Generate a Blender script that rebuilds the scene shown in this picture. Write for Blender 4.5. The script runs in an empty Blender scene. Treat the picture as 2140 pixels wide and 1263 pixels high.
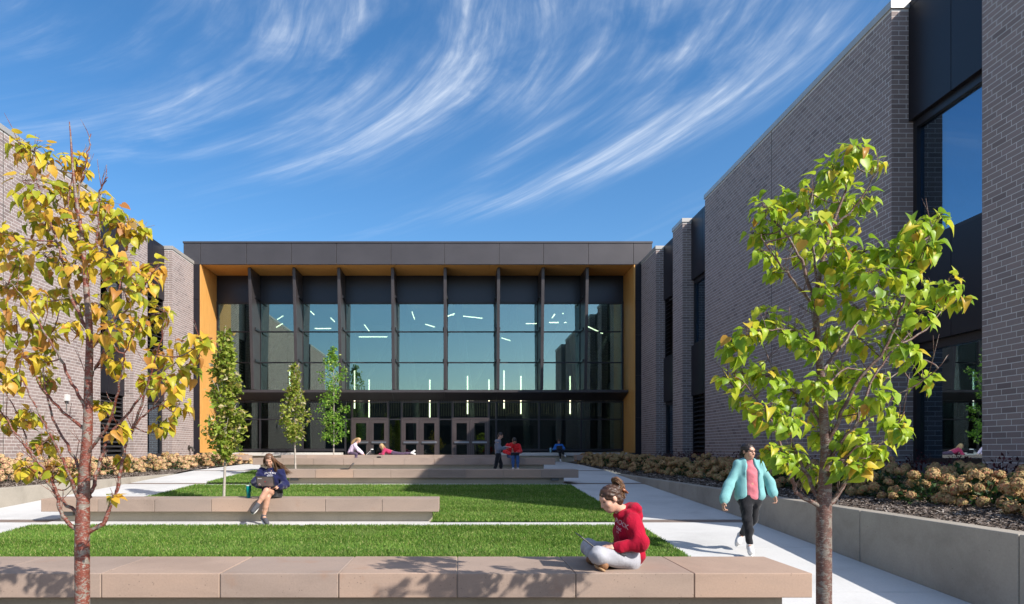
import bpy, bmesh, math, random
import numpy as np
from mathutils import Vector, Matrix, Quaternion, noise as mnoise

# ------------------------------------------------------------------ camera
# world: x to the right, y away along the courtyard axis, z up; the eye is the origin
sc = bpy.context.scene
col = sc.collection
FPX = 1420.0                      # focal length in pixels of the 2140 px wide photograph
cam_d = bpy.data.cameras.new('camera')
cam_d.sensor_width = 36.0
cam_d.lens = FPX / 2140.0 * 36.0
cam_d.shift_x = (1070.0 - 960.0) / 2140.0
cam_d.shift_y = (941.0 - 631.5) / 2140.0
cam_d.clip_start = 0.1
cam_d.clip_end = 3000.0
cam = bpy.data.objects.new('camera', cam_d)
cam.rotation_euler = (math.radians(90), 0, 0)
col.objects.link(cam)
sc.camera = cam

# ------------------------------------------------------------------ sun + sky
SUN = Vector((1.007, -0.90, 1.0)).normalized()      # towards the sun
sun_d = bpy.data.lights.new('sun', 'SUN')
sun_d.energy = 4.5
sun_d.angle = math.radians(0.5)
sun_d.color = (1.0, 0.945, 0.87)
sun = bpy.data.objects.new('sun', sun_d)
sun.rotation_euler = SUN.to_track_quat('Z', 'Y').to_euler()
col.objects.link(sun)

world = bpy.data.worlds.new('World')
sc.world = world
world.use_nodes = True
WT = world.node_tree
WT.nodes.clear()

class S:
    """socket wrapper: arithmetic on shader sockets"""
    def __init__(s, t, v): s.t = t; s.v = v
    def _op(s, op, *o):
        n = s.t.nodes.new('ShaderNodeMath'); n.operation = op
        for i, a in enumerate((s,) + o):
            if isinstance(a, S): s.t.links.new(a.v, n.inputs[i])
            else: n.inputs[i].default_value = a
        return S(s.t, n.outputs[0])
    def __add__(s, o): return s._op('ADD', o)
    def __sub__(s, o): return s._op('SUBTRACT', o)
    def __mul__(s, o): return s._op('MULTIPLY', o)
    def __truediv__(s, o): return s._op('DIVIDE', o)
    def mx(s, o): return s._op('MAXIMUM', o)
    def mn(s, o): return s._op('MINIMUM', o)
    def p(s, o): return s._op('POWER', o)
    def exp(s): return s._op('EXPONENT')
    def atan2(s, o): return s._op('ARCTAN2', o)
    def asin(s): return s._op('ARCSINE')
    def ramp(s, a, b):
        n = s.t.nodes.new('ShaderNodeMapRange'); n.interpolation_type = 'SMOOTHSTEP'
        s.t.links.new(s.v, n.inputs[0]); n.inputs[1].default_value = a; n.inputs[2].default_value = b
        return S(s.t, n.outputs[0])

def build_sky():
    t = WT; nn = t.nodes.new; ln = t.links.new
    tc = nn('ShaderNodeTexCoord'); sep = nn('ShaderNodeSeparateXYZ'); ln(tc.outputs['Generated'], sep.inputs[0])
    X, Y, Z = (S(t, sep.outputs[i]) for i in range(3))
    # azimuth about the courtyard axis and a tangent-like elevation
    u = X.atan2(Y)
    v = Z / ((X * X + Y * Y).p(0.5) + 0.02)
    def noise(a, b, scale, detail, rough=0.55, dist=0.0, w=0.0):
        c = nn('ShaderNodeCombineXYZ'); ln(a.v, c.inputs[0]); ln(b.v, c.inputs[1]); c.inputs[2].default_value = w
        n = nn('ShaderNodeTexNoise'); n.inputs['Scale'].default_value = scale; n.inputs['Detail'].default_value = detail
        n.inputs['Roughness'].default_value = rough; n.inputs['Distortion'].default_value = dist
        ln(c.outputs[0], n.inputs['Vector']); return S(t, n.outputs['Fac'])
    # slow meander shared by all streams
    mz = noise(u, v, 3.0, 3.0, 0.55, 0.0, 3.1) - 0.5
    vv = v + mz * 0.10
    q = vv - 0.40
    r = u + mz * 0.16 - (q * 2.2 - q * q * 4.6)      # distance across the crescent shaped streams
    streams = [(-.43, .12, .30, .74, .85), (-.20, .09, .36, .78, .95), (-.055, .06, .44, .90, .75), (.165, .115, .33, .95, 1.15),
               (-.60, .05, .55, .75, .55), (-1.0, .16, .3, 1.1, .7), (-1.55, .2, .3, 1.2, .8), (.75, .16, .3, 1.1, .9), (1.4, .22, .3, 1.2, .8), (2.2, .25, .3, 1.2, .8), (-2.3, .25, .3, 1.2, .8)]
    dens = None
    for (a, w, lo, hi, k) in streams:
        e = r - a
        g = ((e * e) * (-1.0 / (w * w))).exp() * vv.ramp(lo, lo + .10) * (vv.ramp(hi - .16, hi) * -1.0 + 1.0) * k
        dens = g if dens is None else dens + g
    fib = noise(r * 7.0, vv * 1.6 + u * 0.4, 3.4, 6.0, 0.62, 0.25, 5.0)
    puff = noise(r * 2.2, vv * 2.4, 3.0, 5.0, 0.55, 0.3, 9.0)
    dens = dens * (fib.ramp(0.22, 0.86) * 0.85 + fib.ramp(.5, .78) * 0.28) * puff.ramp(0.32, 0.66)
    thin = fib.ramp(0.42, 0.85) * puff.ramp(.45, .75) * 0.22 * vv.ramp(0.08, 0.3)
    overhead_fill = v.ramp(0.70, 1.5) * (fib.ramp(.25, .8) * 0.5 + 0.15)      # extra cirrus added overhead, out of view, to brighten the shaded ground
    dens = (dens * 1.15 + thin + overhead_fill).mn(1.0) * 0.68
    sky = nn('ShaderNodeTexSky'); sky.sky_type = 'NISHITA'; sky.sun_disc = False
    sky.sun_elevation = math.asin(SUN.z)
    sky.sun_rotation = math.atan2(SUN.x, SUN.y)
    sky.altitude = 250; sky.air_density = 1.0; sky.dust_density = 1.3; sky.ozone_density = 2.2
    hs = nn('ShaderNodeHueSaturation'); hs.inputs['Saturation'].default_value = 1.30; hs.inputs['Value'].default_value = 1.0
    ln(sky.outputs[0], hs.inputs['Color'])
    mix = nn('ShaderNodeMix'); mix.data_type = 'RGBA'
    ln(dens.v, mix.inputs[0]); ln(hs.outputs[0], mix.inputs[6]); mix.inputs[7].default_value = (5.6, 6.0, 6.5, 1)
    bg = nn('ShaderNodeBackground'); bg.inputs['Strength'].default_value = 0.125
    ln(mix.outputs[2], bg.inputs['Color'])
    out = nn('ShaderNodeOutputWorld'); ln(bg.outputs[0], out.inputs[0])
build_sky()

sc.view_settings.view_transform = 'Standard'
sc.view_settings.look = 'None'
sc.view_settings.exposure = 0.60
sc.view_settings.gamma = 1.0
sc.view_settings.use_curve_mapping = False
sc.cycles.max_bounces = 6
sc.cycles.transparent_max_bounces = 24
sc.cycles.caustics_reflective = False
sc.cycles.caustics_refractive = False

random.seed(7)
rng = np.random.default_rng(7)

# ------------------------------------------------------------------ helpers
def px(x, y, d):
    """photo pixel at depth d -> world point (used to read sizes off the photograph)"""
    s = FPX / d
    return Vector(((x - 960.0) / s, d, (941.0 - y) / s))

GP = [(-80, -1.86), (2, -1.85), (5, -1.74), (7.1, -1.617), (12.3, -1.317), (19.9, -.98), (25, -.745), (30.5, -.64), (34.9, -.60), (90, -.60)]
def gz(d):
    return float(np.interp(d, [p[0] for p in GP], [p[1] for p in GP]))

def nt(name):
    m = bpy.data.materials.new(name); m.use_nodes = True
    t = m.node_tree
    return m, t, t.nodes['Principled BSDF'], t.nodes['Material Output']

def pos(t):
    return t.nodes.new('ShaderNodeNewGeometry').outputs['Position']

def tex(t, vec, scale, detail=4, rough=.55, stretch=None, dist=0.0):
    if stretch:
        m = t.nodes.new('ShaderNodeMapping'); t.links.new(vec, m.inputs[0]); m.inputs['Scale'].default_value = stretch; vec = m.outputs[0]
    n = t.nodes.new('ShaderNodeTexNoise'); n.inputs['Scale'].default_value = scale; n.inputs['Detail'].default_value = detail
    n.inputs['Roughness'].default_value = rough; n.inputs['Distortion'].default_value = dist
    t.links.new(vec, n.inputs['Vector']); return n.outputs['Fac']

def ramp(t, fac, stops, interp='LINEAR'):
    r = t.nodes.new('ShaderNodeValToRGB'); r.color_ramp.interpolation = interp
    e = r.color_ramp.elements
    while len(e) < len(stops): e.new(0.5)
    for i, (p_, c) in enumerate(stops):
        e[i].position = p_; e[i].color = (*c, 1)
    t.links.new(fac, r.inputs[0]); return r.outputs[0]

def mixc(t, fac, a, b, mode='MIX'):
    m = t.nodes.new('ShaderNodeMix'); m.data_type = 'RGBA'; m.blend_type = mode
    for s_, v_ in ((0, fac), (6, a), (7, b)):
        if isinstance(v_, (int, float)): m.inputs[s_].default_value = v_
        elif isinstance(v_, tuple): m.inputs[s_].default_value = (*v_, 1)
        else: t.links.new(v_, m.inputs[s_])
    return m.outputs[2]

def bump(t, p, fac, strength, dist=0.01):
    b = t.nodes.new('ShaderNodeBump'); b.inputs['Strength'].default_value = strength; b.inputs['Distance'].default_value = dist
    t.links.new(fac, b.inputs['Height']); t.links.new(b.outputs[0], p.inputs['Normal'])

def mrange(t, fac, a, b, c, d):
    n = t.nodes.new('ShaderNodeMapRange'); t.links.new(fac, n.inputs[0])
    for i, v_ in enumerate((a, b, c, d)): n.inputs[i + 1].default_value = v_
    return n.outputs[0]

def scale_col(c, k): return tuple(max(0, min(1, x * k)) for x in c)

def simple(name, c, rough=.6, var=.15, scale=6, bmp=0.0, bscale=60, metal=0.0, spec=.5, stretch=None):
    m, t, p, o = nt(name)
    P = pos(t)
    f = tex(t, P, scale, 5, .6, stretch)
    t.links.new(ramp(t, f, [(.3, scale_col(c, 1 - var)), (.7, scale_col(c, 1 + var))]), p.inputs['Base Color'])
    p.inputs['Roughness'].default_value = rough; p.inputs['Metallic'].default_value = metal
    p.inputs['Specular IOR Level'].default_value = spec
    if bmp: bump(t, p, tex(t, P, bscale, 4, .6, stretch), bmp)
    return m

def seedval(t):
    """fract(per-piece attribute + object random): the same look for loose and joined pieces"""
    a = t.nodes.new('ShaderNodeAttribute'); a.attribute_name = 'bc'
    i = t.nodes.new('ShaderNodeObjectInfo')
    x = S(t, a.outputs['Fac']) + S(t, i.outputs['Random'])
    return x._op('FRACT').v

def concrete(name, c, stain=.18, scale=1.2, holes=True, rough=.8):
    m, t, p, o = nt(name); P = pos(t)
    big = tex(t, P, scale, 6, .62, None, .4)
    fine = tex(t, P, 38, 5, .65)
    c1 = ramp(t, big, [(.28, scale_col(c, 1 - stain)), (.5, c), (.75, scale_col(c, 1 + stain * .6))])
    c2 = mixc(t, .30, c1, ramp(t, fine, [(.35, (.45, .45, .45)), (.65, (.62, .62, .62))]), 'OVERLAY')
    if holes:
        v = t.nodes.new('ShaderNodeTexVoronoi'); v.inputs['Scale'].default_value = 9.0; t.links.new(P, v.inputs['Vector'])
        vv = S(t, v.outputs['Distance']).ramp(0.03, 0.075)
        pick = S(t, tex(t, P, 3.1, 2)).ramp(.50, .56)
        h = (vv * -1.0 + 1.0) * pick
        c2 = mixc(t, (h * .7).v, c2, scale_col(c, .25))
    t.links.new(c2, p.inputs['Base Color'])
    p.inputs['Roughness'].default_value = rough; p.inputs['Specular IOR Level'].default_value = .3
    bump(t, p, fine, .25, .004)
    return m

class MB:
    def __init__(s): s.v = []; s.f = []; s.c = None
    def quad(s, a, b, c, d):
        n = len(s.v); s.v += [tuple(a), tuple(b), tuple(c), tuple(d)]; s.f.append((n, n + 1, n + 2, n + 3)); return s
    def box(s, x0, x1, y0, y1, z0, z1):
        n = len(s.v)
        s.v += [(x, y, z) for z in (z0, z1) for y in (y0, y1) for x in (x0, x1)]
        s.f += [(n, n + 2, n + 3, n + 1), (n + 4, n + 5, n + 7, n + 6), (n, n + 1, n + 5, n + 4), (n + 2, n + 6, n + 7, n + 3), (n, n + 4, n + 6, n + 2), (n + 1, n + 3, n + 7, n + 5)]
        return s
    def hexa(s, pts):
        """8 points: bottom ring of 4 then top ring of 4"""
        n = len(s.v); s.v += [tuple(p) for p in pts]
        s.f += [(n + 3, n + 2, n + 1, n), (n + 4, n + 5, n + 6, n + 7)] + [(n + i, n + (i + 1) % 4, n + 4 + (i + 1) % 4, n + 4 + i) for i in range(4)]
        return s
    def tube(s, pts, rad, k=8, caps=True):
        pts = [Vector(p) for p in pts]; n0 = len(s.v)
        ref = Vector((.31, .17, .93)).normalized()
        for i, p in enumerate(pts):
            d = (pts[min(i + 1, len(pts) - 1)] - pts[max(i - 1, 0)])
            d = d.normalized() if d.length > 1e-9 else Vector((0, 0, 1))
            a = d.cross(ref)
            if a.length < 1e-3: a = d.cross(Vector((1, 0, 0)))
            a.normalize(); b = d.cross(a)
            r = rad[i] if hasattr(rad, '__len__') else rad
            for j in range(k):
                w = 2 * math.pi * j / k
                s.v.append(tuple(p + (a * math.cos(w) + b * math.sin(w)) * r))
        for i in range(len(pts) - 1):
            for j in range(k):
                q = n0 + i * k
                s.f.append((q + j, q + (j + 1) % k, q + k + (j + 1) % k, q + k + j))
        if caps:
            s.f.append(tuple(n0 + j for j in range(k))[::-1]); e = n0 + (len(pts) - 1) * k
            s.f.append(tuple(e + j for j in range(k)))
        return s
    def mesh(s, name, off=None, smooth=False):
        me = bpy.data.meshes.new(name)
        v = np.asarray(s.v, float).reshape(-1, 3)
        if off is not None: v = v - np.asarray(off)
        me.from_pydata(v.tolist(), [], s.f); me.update()
        if smooth: me.polygons.foreach_set('use_smooth', [True] * len(me.polygons))
        return me

WL = {}
def wloc(o): return WL.get(o.name, Vector((0, 0, 0))) if o else Vector((0, 0, 0))

def link(name, data, parent=None, loc=None):
    o = bpy.data.objects.new(name, data); col.objects.link(o)
    if parent is not None: o.parent = parent
    if loc is not None: o.location = loc
    return o

def root(name, loc, label, cat, group=None):
    o = bpy.data.objects.new(name, None); o.empty_display_size = .2; col.objects.link(o); o.location = loc
    o['label'] = label; o['category'] = cat
    if group: o['group'] = group
    WL[o.name] = Vector(loc)
    return o

def part(name, mb, mat, parent=None, smooth=False, bevel=0.0, label=None):
    """mesh given in world coordinates, stored relative to its parent thing"""
    L = wloc(parent)
    me = mb.mesh(name, L, smooth)
    if mat: me.materials.append(mat)
    o = link(name, me, parent)
    WL[o.name] = L
    if bevel:
        b = o.modifiers.new('b', 'BEVEL'); b.width = bevel; b.segments = 2; b.limit_method = 'ANGLE'; b.angle_limit = math.radians(50)
    if label: o['label'] = label
    return o

def structure(o, label=None):
    o['kind'] = 'structure'
    if label: o['label'] = label
    return o

def thing(o, label, cat, group=None):
    o['label'] = label; o['category'] = cat
    if group: o['group'] = group
    return o

def bigmesh(name, V, F, mat, parent=None, attr=None, smooth=False):
    """V (n,3) world, F (m,k) with constant k; attr per-vertex float 'bc'"""
    L = np.asarray(wloc(parent)); V = np.asarray(V, np.float32) - L.astype(np.float32)
    F = np.asarray(F, np.int32); m, k = F.shape
    me = bpy.data.meshes.new(name)
    me.vertices.add(len(V)); me.vertices.foreach_set('co', V.ravel())
    me.loops.add(m * k); me.loops.foreach_set('vertex_index', F.ravel())
    me.polygons.add(m); me.polygons.foreach_set('loop_start', np.arange(0, m * k, k, dtype=np.int32))
    me.update(calc_edges=True)
    if not smooth: me.shade_flat()
    if attr is not None:
        a = me.attributes.new('bc', 'FLOAT', 'POINT'); a.data.foreach_set('value', np.asarray(attr, np.float32))
    me.materials.append(mat)
    o = link(name, me, parent); WL[o.name] = Vector(L)
    return o
# ------------------------------------------------------------------ materials of the setting
M = {}
def brick_mat(name, cols, rough=.75):
    m, t, p, o = nt(name); P = pos(t)
    sv = seedval(t)
    base = ramp(t, sv, [(i / (len(cols) - 1), c) for i, c in enumerate(cols)])
    fine = tex(t, P, 55, 4, .65)
    big = tex(t, P, .5, 3)
    c2 = mixc(t, .35, base, ramp(t, fine, [(.35, (.40, .40, .40)), (.65, (.60, .60, .60))]), 'OVERLAY')
    c3 = mixc(t, .18, c2, ramp(t, big, [(.3, (.35, .35, .35)), (.7, (.62, .62, .62))]), 'OVERLAY')
    t.links.new(c3, p.inputs['Base Color']); p.inputs['Roughness'].default_value = rough
    p.inputs['Specular IOR Level'].default_value = .25
    bump(t, p, fine, .35, .003)
    return m
M['brick'] = brick_mat('brick', [(.215, .168, .158), (.285, .222, .205), (.315, .250, .232), (.30, .235, .215), (.325, .252, .236), (.265, .212, .200), (.345, .268, .244)])
M['mortar'] = simple('mortar', (.66, .63, .60), .9, .08, 3, .15, 60)
M['coping'] = simple('coping_metal', (.20, .185, .175), .38, .06, 2, 0, 60, .35)
M['coping_light'] = simple('coping_metal_light', (.45, .42, .38), .35, .06, 2, 0, 60, .3)
M['panel'] = simple('dark_metal_panel', (.014, .013, .018), .38, .10, 1.2, .03, 8, 0.0, .35)
M['fascia'] = simple('fascia_metal_panel', (.072, .064, .066), .40, .10, .9, .03, 8, .35)
M['fin'] = simple('fin_metal', (.060, .052, .054), .42, .14, 1.5, .04, 20, .3)
M['frame'] = simple('frame_metal', (.028, .026, .030), .38, .12, 2, 0, 60, .3)
M['door_metal'] = simple('door_bronze_metal', (.085, .066, .064), .36, .12, 2, 0, 60, .4)
M['steel'] = simple('brushed_steel', (.34, .34, .36), .3, .08, 9, 0, 60, .9)
M['louver'] = simple('louver_metal', (.045, .044, .047), .45, .1, 2, 0, 60, .2)
m, t, p, o = nt('orange_wood_panel'); P = pos(t)
g1 = tex(t, P, 3.0, 5, .6, (9, 9, .35)); g2 = tex(t, P, 14, 4, .6, (14, 14, .6))
c1 = ramp(t, g1, [(.25, (.52, .25, .060)), (.5, (.66, .335, .090)), (.78, (.74, .40, .125))])
c2 = mixc(t, .25, c1, ramp(t, g2, [(.3, (.38, .38, .38)), (.7, (.62, .62, .62))]), 'OVERLAY')
t.links.new(c2, p.inputs['Base Color']); p.inputs['Roughness'].default_value = .5; p.inputs['Specular IOR Level'].default_value = .35
M['wood'] = m
M['concrete'] = concrete('concrete_wall', (.335, .30, .25), .24, 1.4)
M['concrete_base'] = concrete('concrete_bench_base', (.46, .405, .31), .16, 1.6)
M['sill'] = concrete('concrete_sill', (.56, .53, .48), .1, 1.2, False)
M['path'] = concrete('concrete_path', (.55, .545, .53), .17, .7, False, .85)
M['band'] = concrete('brown_paver_band', (.20, .155, .13), .2, 6, False)
M['joint'] = simple('dark_joint', (.10, .095, .085), .95, .2, 4)
def stone(name, c):
    m, t, p, o = nt(name); P = pos(t); sv = seedval(t)
    a = ramp(t, tex(t, P, 1.1, 6, .6, (.8, .8, 2.2), .5), [(.25, scale_col(c, .80)), (.5, c), (.8, tuple(min(1, x * k) for x, k in zip(c, (1.16, 1.12, 1.08))))])
    tint = ramp(t, sv, [(0, (.40, .42, .45)), (.5, (.50, .50, .50)), (1, (.64, .57, .51))])
    a = mixc(t, .5, a, tint, 'OVERLAY')
    fine = tex(t, P, 60, 5, .65)
    a = mixc(t, .28, a, ramp(t, fine, [(.35, (.40, .40, .40)), (.65, (.60, .60, .60))]), 'OVERLAY')
    v = t.nodes.new('ShaderNodeTexVoronoi'); v.inputs['Scale'].default_value = 26.0; t.links.new(P, v.inputs['Vector'])
    h = (S(t, v.outputs['Distance']).ramp(.08, .20) * -1.0 + 1.0) * S(t, tex(t, P, 4.0, 2)).ramp(.50, .56)
    a = mixc(t, (h * .55).v, a, scale_col(c, .35))
    st = S(t, tex(t, P, 2.2, 4, .6)).ramp(.60, .74)
    a = mixc(t, (st * .35).v, a, (c[0] * .95, c[1] * .68, c[2] * .5))
    t.links.new(a, p.inputs['Base Color']); p.inputs['Roughness'].default_value = .82; p.inputs['Specular IOR Level'].default_value = .25
    bump(t, p, fine, .2, .003)
    return m
M['stone'] = stone('tan_cast_stone', (.335, .253, .203))

def glass(name, tint, refl, base, wav=.02, k=.55):
    m, t, p, o = nt(name); t.nodes.remove(p); P = pos(t)
    b = t.nodes.new('ShaderNodeBump'); b.inputs['Strength'].default_value = wav; b.inputs['Distance'].default_value = .05
    t.links.new(tex(t, P, .55, 2, .4), b.inputs['Height'])
    lw = t.nodes.new('ShaderNodeFresnel'); lw.inputs['IOR'].default_value = 1.5; t.links.new(b.outputs[0], lw.inputs['Normal'])
    fac = (S(t, lw.outputs[0]) * k + base).mn(1.0)
    tr = t.nodes.new('ShaderNodeBsdfTransparent'); tr.inputs[0].default_value = (*tint, 1)
    gl = t.nodes.new('ShaderNodeBsdfGlossy'); gl.inputs['Color'].default_value = (*refl, 1); gl.inputs['Roughness'].default_value = 0.0
    t.links.new(b.outputs[0], gl.inputs['Normal'])
    mx = t.nodes.new('ShaderNodeMixShader'); t.links.new(fac.v, mx.inputs[0]); t.links.new(tr.outputs[0], mx.inputs[1]); t.links.new(gl.outputs[0], mx.inputs[2])
    t.links.new(mx.outputs[0], o.inputs[0])
    return m
M['glass'] = glass('tinted_curtain_glass', (.52, .66, .63), (.60, .74, .68), .34, .014)
M['glass_low'] = glass('clear_entrance_glass', (.50, .60, .57), (.62, .74, .74), .10, .03)
M['glass_dark'] = glass('dark_window_glass', (.30, .38, .42), (.62, .82, 1.0), .30, .004)
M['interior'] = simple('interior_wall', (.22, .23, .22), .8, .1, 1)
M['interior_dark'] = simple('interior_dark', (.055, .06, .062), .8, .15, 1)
M['interior_floor'] = simple('interior_floor', (.10, .10, .10), .35, .1, 1)
M['slat'] = simple('interior_wood_slat', (.33, .30, .20), .6, .15, 2)
M['column'] = simple('interior_column', (.30, .33, .34), .6, .08, 2)
def emit(name, c, s_):
    m, t, p, o = nt(name); p.inputs['Base Color'].default_value = (*c, 1); p.inputs['Emission Color'].default_value = (*c, 1); p.inputs['Emission Strength'].default_value = s_
    return m
M['lamp'] = emit('linear_lamp', (1.0, .86, .60), 5.5)
M['lamp'].cycles.emission_sampling = 'NONE'
M['soil'] = simple('lawn_soil', (.075, .12, .032), .95, .35, 9, .5, 60)
M['mulch'] = simple('mulch_bed', (.17, .135, .11), .95, .45, 22, .9, 70)
M['ground'] = simple('ground', (.14, .13, .10), .95, .3, .4)
M['opp'] = simple('far_brick', (.16, .12, .11), .8, .15, 3)
M['transom'] = simple('blue_black_panel', (.022, .024, .034), .30, .1, .8, 0, 60, .3)
# ------------------------------------------------------------------ ground, paths, lawn beds
XL, XR = -9.73, 5.39            # faces of the two planter walls
LX0, LX1 = -7.5, 3.15           # lawn sides
WR, WLF = 9.0, -13.15           # brick faces of the two wings
PORT = 33.6                     # front of the glass hall's portal
GLZ = 35.8                      # its glass line
ROOF = 9.19                     # top of the brickwork

g = MB().quad((-700, -700, -2.6), (700, -700, -2.6), (700, 1500, -2.6), (-700, 1500, -2.6))
structure(part('ground', g, M['ground']), 'bare ground around the school')

def strip(mb, x0, x1, d0, d1, lift, thick=None, n=None):
    """sheet (or slab) that follows the courtyard's slope"""
    ks = sorted(set([d0, d1] + [p[0] for p in GP if d0 < p[0] < d1]))
    for a, b in zip(ks[:-1], ks[1:]):
        za, zb = gz(a) + lift, gz(b) + lift
        if thick is None:
            mb.quad((x0, a, za), (x1, a, za), (x1, b, zb), (x0, b, zb))
        else:
            mb.hexa([(x0, a, za - thick), (x1, a, za - thick), (x1, b, zb - thick), (x0, b, zb - thick), (x0, a, za), (x1, a, za), (x1, b, zb), (x0, b, zb)])
    return mb

# sub-base that shows as dark joints between the pours
base = MB(); strip(base, XL + .02, XR - .02, -14, 35.2, -.035)
courtyard = structure(part('pavement', base, M['joint']), 'paved courtyard floor rising towards the glass hall')

def slab(x0, x1, d0, d1, gap=.006):
    o = part('concrete_slab', strip(MB(), x0 + gap, x1 - gap, d0 + gap, d1 - gap, 0.0, .12), M['path'], courtyard)
    return o
BANDS = [(12.36, 12.72), (19.75, 20.1), (24.75, 25.1)]
for (sx0, sx1) in ((LX1, XR), (XL, LX0)):
    cuts = [-14, -9, -4, 1, 4.3, 7.6, 10.1]
    for a, b in zip(cuts[:-1], cuts[1:]): slab(sx0, sx1, a, b)
    prev = 10.1
    for (a, b) in BANDS:
        n = max(1, round((a - prev) / 3.2))
        for i in range(n): slab(sx0, sx1, prev + (a - prev) * i / n, prev + (a - prev) * (i + 1) / n)
        bb = part('paver_band', strip(MB(), sx0 + .004, sx1 - .004, a + .004, b - .004, -.003, .12), M['band'], courtyard)
        prev = b
    for a, b in ((prev, 28.0), (28.0, 31.6), (31.6, 35.1)): slab(sx0, sx1, a, b)
# narrow walk strips in front of the benches, with sawn joints
for (d0, d1) in ((11.86, 12.36), (19.34, 19.75)):
    x = LX0
    while x < LX1 - .2:
        x2 = min(x + 1.03, LX1); slab(x, x2, d0, d1, .005); x = x2
# strips under the benches and the upper terrace between them
slab(LX0, -.54, 12.36, 12.98); slab(-5.0, LX1, 19.75, 20.9)
for i in range(5): slab(-4.9 + i * 1.61, -4.9 + (i + 1) * 1.61, 20.9, 24.75)
for i in range(5): slab(LX0 + i * 2.13, LX0 + (i + 1) * 2.13, 24.75, 30.0)
for i in range(5): slab(LX0 + i * 2.13, LX0 + (i + 1) * 2.13, 30.0, 35.1)
for i in range(5): slab(LX0 + i * 2.13, LX0 + (i + 1) * 2.13, -14.0, 2.6)

# planting soil under the lawns and the two front tree pits
LAWNS = [(LX0, LX1, 7.0, 11.86), (LX0, LX1, 12.98, 19.34), (-.52, LX1, 12.36, 12.98), (LX0, -4.9, 20.1, 24.7)]
soil = MB()
for (a, b, c, d) in LAWNS: strip(soil, a + .01, b - .01, c + .01, d - .01, .012)
structure(part('lawn_soil', soil, M['soil']), 'soil under the lawns')
pit = MB(); strip(pit, LX0, LX1, 2.6, 5.9, .012)
structure(part('mulch_bed', pit, M['mulch']), 'mulched strip around the two slender trees')

# ------------------------------------------------------------------ planter walls and beds
WTOP = -.81
def planter_wall(x0, x1, cuts, label):
    r = root('planter_wall', ((x0 + x1) / 2, cuts[0], gz(cuts[0])), label, 'wall')
    for a, b in zip(cuts[:-1], cuts[1:]):
        g_ = .006
        za, zb = gz(a) - .12, gz(b) - .12
        mb = MB().hexa([(x0, a + g_, za), (x1, a + g_, za), (x1, b - g_, zb), (x0, b - g_, zb), (x0, a + g_, WTOP), (x1, a + g_, WTOP), (x1, b - g_, WTOP), (x0, b - g_, WTOP)])
        part('wall_panel', mb, M['concrete'], r, bevel=.012)
    return r
planter_wall(XR, XR + .22, [-10, -6, -2, 1.6, 4.0, 6.55, 9.15, 12.9, 17.4, 20.6, 23.4], 'long shaded concrete planter wall beside the path under the dark brick wing')
planter_wall(XL - .22, XL, [-2, 4, 9.15, 12.9, 17.4, 20.6, 23.4], 'sunlit pale concrete planter wall along the path by the sunny brick wing')

def bed(x0, x1, name, label):
    V = []; F = []; n = 26; ys = np.concatenate([np.linspace(-10, 23.4, 80), np.linspace(23.7, 35.2, 30)])
    for j, y in enumerate(ys):
        for i in range(n + 1):
            u = i / n
            edge = (WTOP - .045) if y < 23.5 else gz(y) + .01
            z = edge + u * (-.60 - edge) * 1.0 + .03 * mnoise.noise(Vector((u * 6, y * 1.3, 2.0)))*min(1, u*6) + .02 * math.sin(u * 3.1)
            V.append((x0 + (x1 - x0) * u, y, z))
    for j in range(len(ys) - 1):
        for i in range(n):
            a = j * (n + 1) + i
            F.append((a, a + 1, a + n + 2, a + n + 1) if x1 > x0 else (a + 1, a, a + n + 1, a + n + 2))
    o = bigmesh(name, V, F, M['mulch'], None, None, True)
    return structure(o, label)
bed(XR + .215, WR + .3, 'mulch_bed', 'mulched planting bed under the shaded brick wing')
bed(XL - .215, WLF - .3, 'mulch_bed', 'mulched planting bed under the sunlit brick wing')

# ------------------------------------------------------------------ benches
def bench(ztop, thick, xs, d0, d1, base_x, label, group, box=None, gap=.004):
    zb = gz((d0 + d1) / 2) - .1
    r = root('stone_bench', ((xs[0] + xs[-1]) / 2, (d0 + d1) / 2, zb + .1), label, 'bench', group)
    for i, (a, b) in enumerate(zip(xs[:-1], xs[1:])):
        mb = MB().box(a + gap, b - gap, d0 + random.uniform(-.002, .002), d1, ztop - thick, ztop + random.uniform(-.0015, .0015))
        part('seat_slab', mb, M['stone'], r, bevel=.007)
    part('base', MB().box(base_x[0], base_x[1], d0 + .20, d1 - .16, zb - .15, ztop - thick - .002), M['concrete_base'], r, bevel=.006)
    part('joint_filler', MB().box(xs[0] + .03, xs[-1] - .03, d0 + .012, d1 - .02, ztop - thick + .02, ztop - .008), M['joint_fill'], r)
    for bx in (box or []):
        part('light_box', MB().box(bx, bx + .22, d0 + .10, d0 + .195, ztop - thick - .085, ztop - thick - .003), M['steel_dull'], r)
    return r
M['joint_fill'] = simple('pale_joint_sealant', (.33, .27, .215), .9, .1, 5)
M['steel_dull'] = simple('dull_steel_box', (.17, .175, .17), .5, .08, 5, 0, 60, .5)
def xs_from(x_end, w, n, d):  # slab edges from the photo's joint spacing
    return [x_end - w * (n - i) for i in range(n + 1)]
GB = 'tan stone benches across the courtyard'
B1 = bench(-1.07, .213, xs_from(3.07, 1.03, 10, 5.9), 5.9, 6.84, (-7.1, 2.90), 'long tan stone bench under the girl in the red hoodie', GB)
B2 = bench(-.881, .235, xs_from(-.37, 1.03, 7, 12.3), 12.3, 12.95, (-7.34, -.50), 'tan stone bench under the girl in navy with the teal tumbler', GB, [-7.28])
B3 = bench(-.568, .236, xs_from(3.46, 1.09, 8, 19.7), 19.7, 20.6, (-5.0, 3.06), 'tan stone bench with an open laptop lying on it alone', GB, [-4.93, 2.68])
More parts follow.
